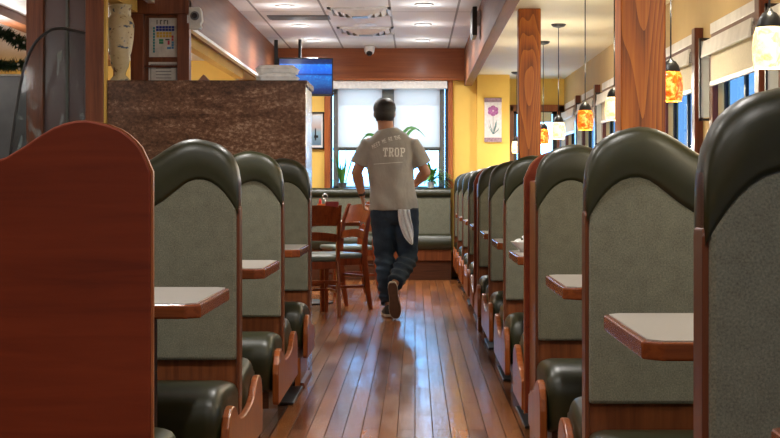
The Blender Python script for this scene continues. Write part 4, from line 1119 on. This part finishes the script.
# ------------------------------------------------------------------ light
def area(name, loc, rot, sx, sy, e, col=(1, 1, 1), shape='RECTANGLE', spread=None):
    l = bpy.data.lights.new(name, 'AREA'); l.shape = shape; l.size = sx; l.size_y = sy; l.energy = e; l.color = col
    if spread: l.spread = spread
    o = bpy.data.objects.new(name, l); C.objects.link(o); o.location = loc; o.rotation_euler = rot; return o
for x, y in pos+extra:
    area('downlight', (x, min(y, 17.3), CZ-.02), (0, 0, 0), .12, .12, 26 if y > 5 else 16, (1, .96, .90), 'DISK', 2.7)
for x, y in pos+extra:
    l = bpy.data.lights.new('main_ceiling_fill', 'POINT'); l.energy = 2.6; l.color = (1, .98, .95); l.shadow_soft_size = .05  # extra point light added below each downlight to lift the tiled ceiling
    o = bpy.data.objects.new('main_ceiling_fill', l); C.objects.link(o); o.location = (x, min(y, 17.2), CZ-.16)
for x, y in ((-3.3, 4), (-3.3, 7), (-3.0, 11), (-4.8, 10), (-2.6, 13.5)):
    l = bpy.data.lights.new('left_room_fill', 'POINT'); l.energy = 22; l.color = (1, .96, .9); l.shadow_soft_size = .12  # unseen light added to brighten the left room; no fixture hangs here
    o = bpy.data.objects.new('left_room_fill', l); C.objects.link(o); o.location = (x, y, 1.95)
for y, m_, l_ in PL:
    l = bpy.data.lights.new('bay_ceiling_fill', 'POINT'); l.energy = 13 if y < 16 else 6; l.color = (1, .90, .68); l.shadow_soft_size = .03  # unseen point light added above each pendant to brighten the bay ceiling
    o = bpy.data.objects.new('bay_ceiling_fill', l); C.objects.link(o); o.location = (1.15, y, 1.86)
    l = bpy.data.lights.new('pendant_bulb', 'POINT'); l.energy = 9; l.color = (1, .80, .50); l.shadow_soft_size = .03
    o = bpy.data.objects.new('pendant_bulb', l); C.objects.link(o); o.location = (1.15, y, 1.41)
SKY = (.62, .82, 1.0)
for nm, loc, rot, sx, sy in [('window_portal', (-.3, 17.9, 1.65), (-PI/2, 0, 0), 1.4, 1.3), ('bay_window_portal', (1.45, 18.5, 1.45), (-PI/2, 0, 0), .5, 1.1)]+[('side_window_portal', (WX+.09, n+ULEN/2, 1.4), (0, PI/2, 0), 1.0, 1.2) for n in units]:
    a = area(nm, loc, rot, sx, sy, 1, SKY); a.data.cycles.is_portal = True

wd = bpy.data.worlds.new('sky'); sc.world = wd; wd.use_nodes = True
bg = wd.node_tree.nodes['Background']; bg.inputs['Color'].default_value = (.17, .50, 1, 1); bg.inputs['Strength'].default_value = 16

# ------------------------------------------------------------------ camera
cam = bpy.data.cameras.new('camera'); co = bpy.data.objects.new('camera', cam); C.objects.link(co)
co.location = (0, 0, 1.05); co.rotation_euler = (PI/2, 0, 0)
cam.lens = 70; cam.sensor_width = 36; cam.shift_x = -25/780; cam.shift_y = -32/780; cam.clip_end = 200
sc.camera = co
sc.view_settings.view_transform = 'Standard'; sc.view_settings.look = 'None'; sc.view_settings.gamma = 1; sc.view_settings.use_curve_mapping = False
sc.view_settings.exposure = 0
sc.cycles.use_denoising = True
sc.cycles.max_bounces = 8
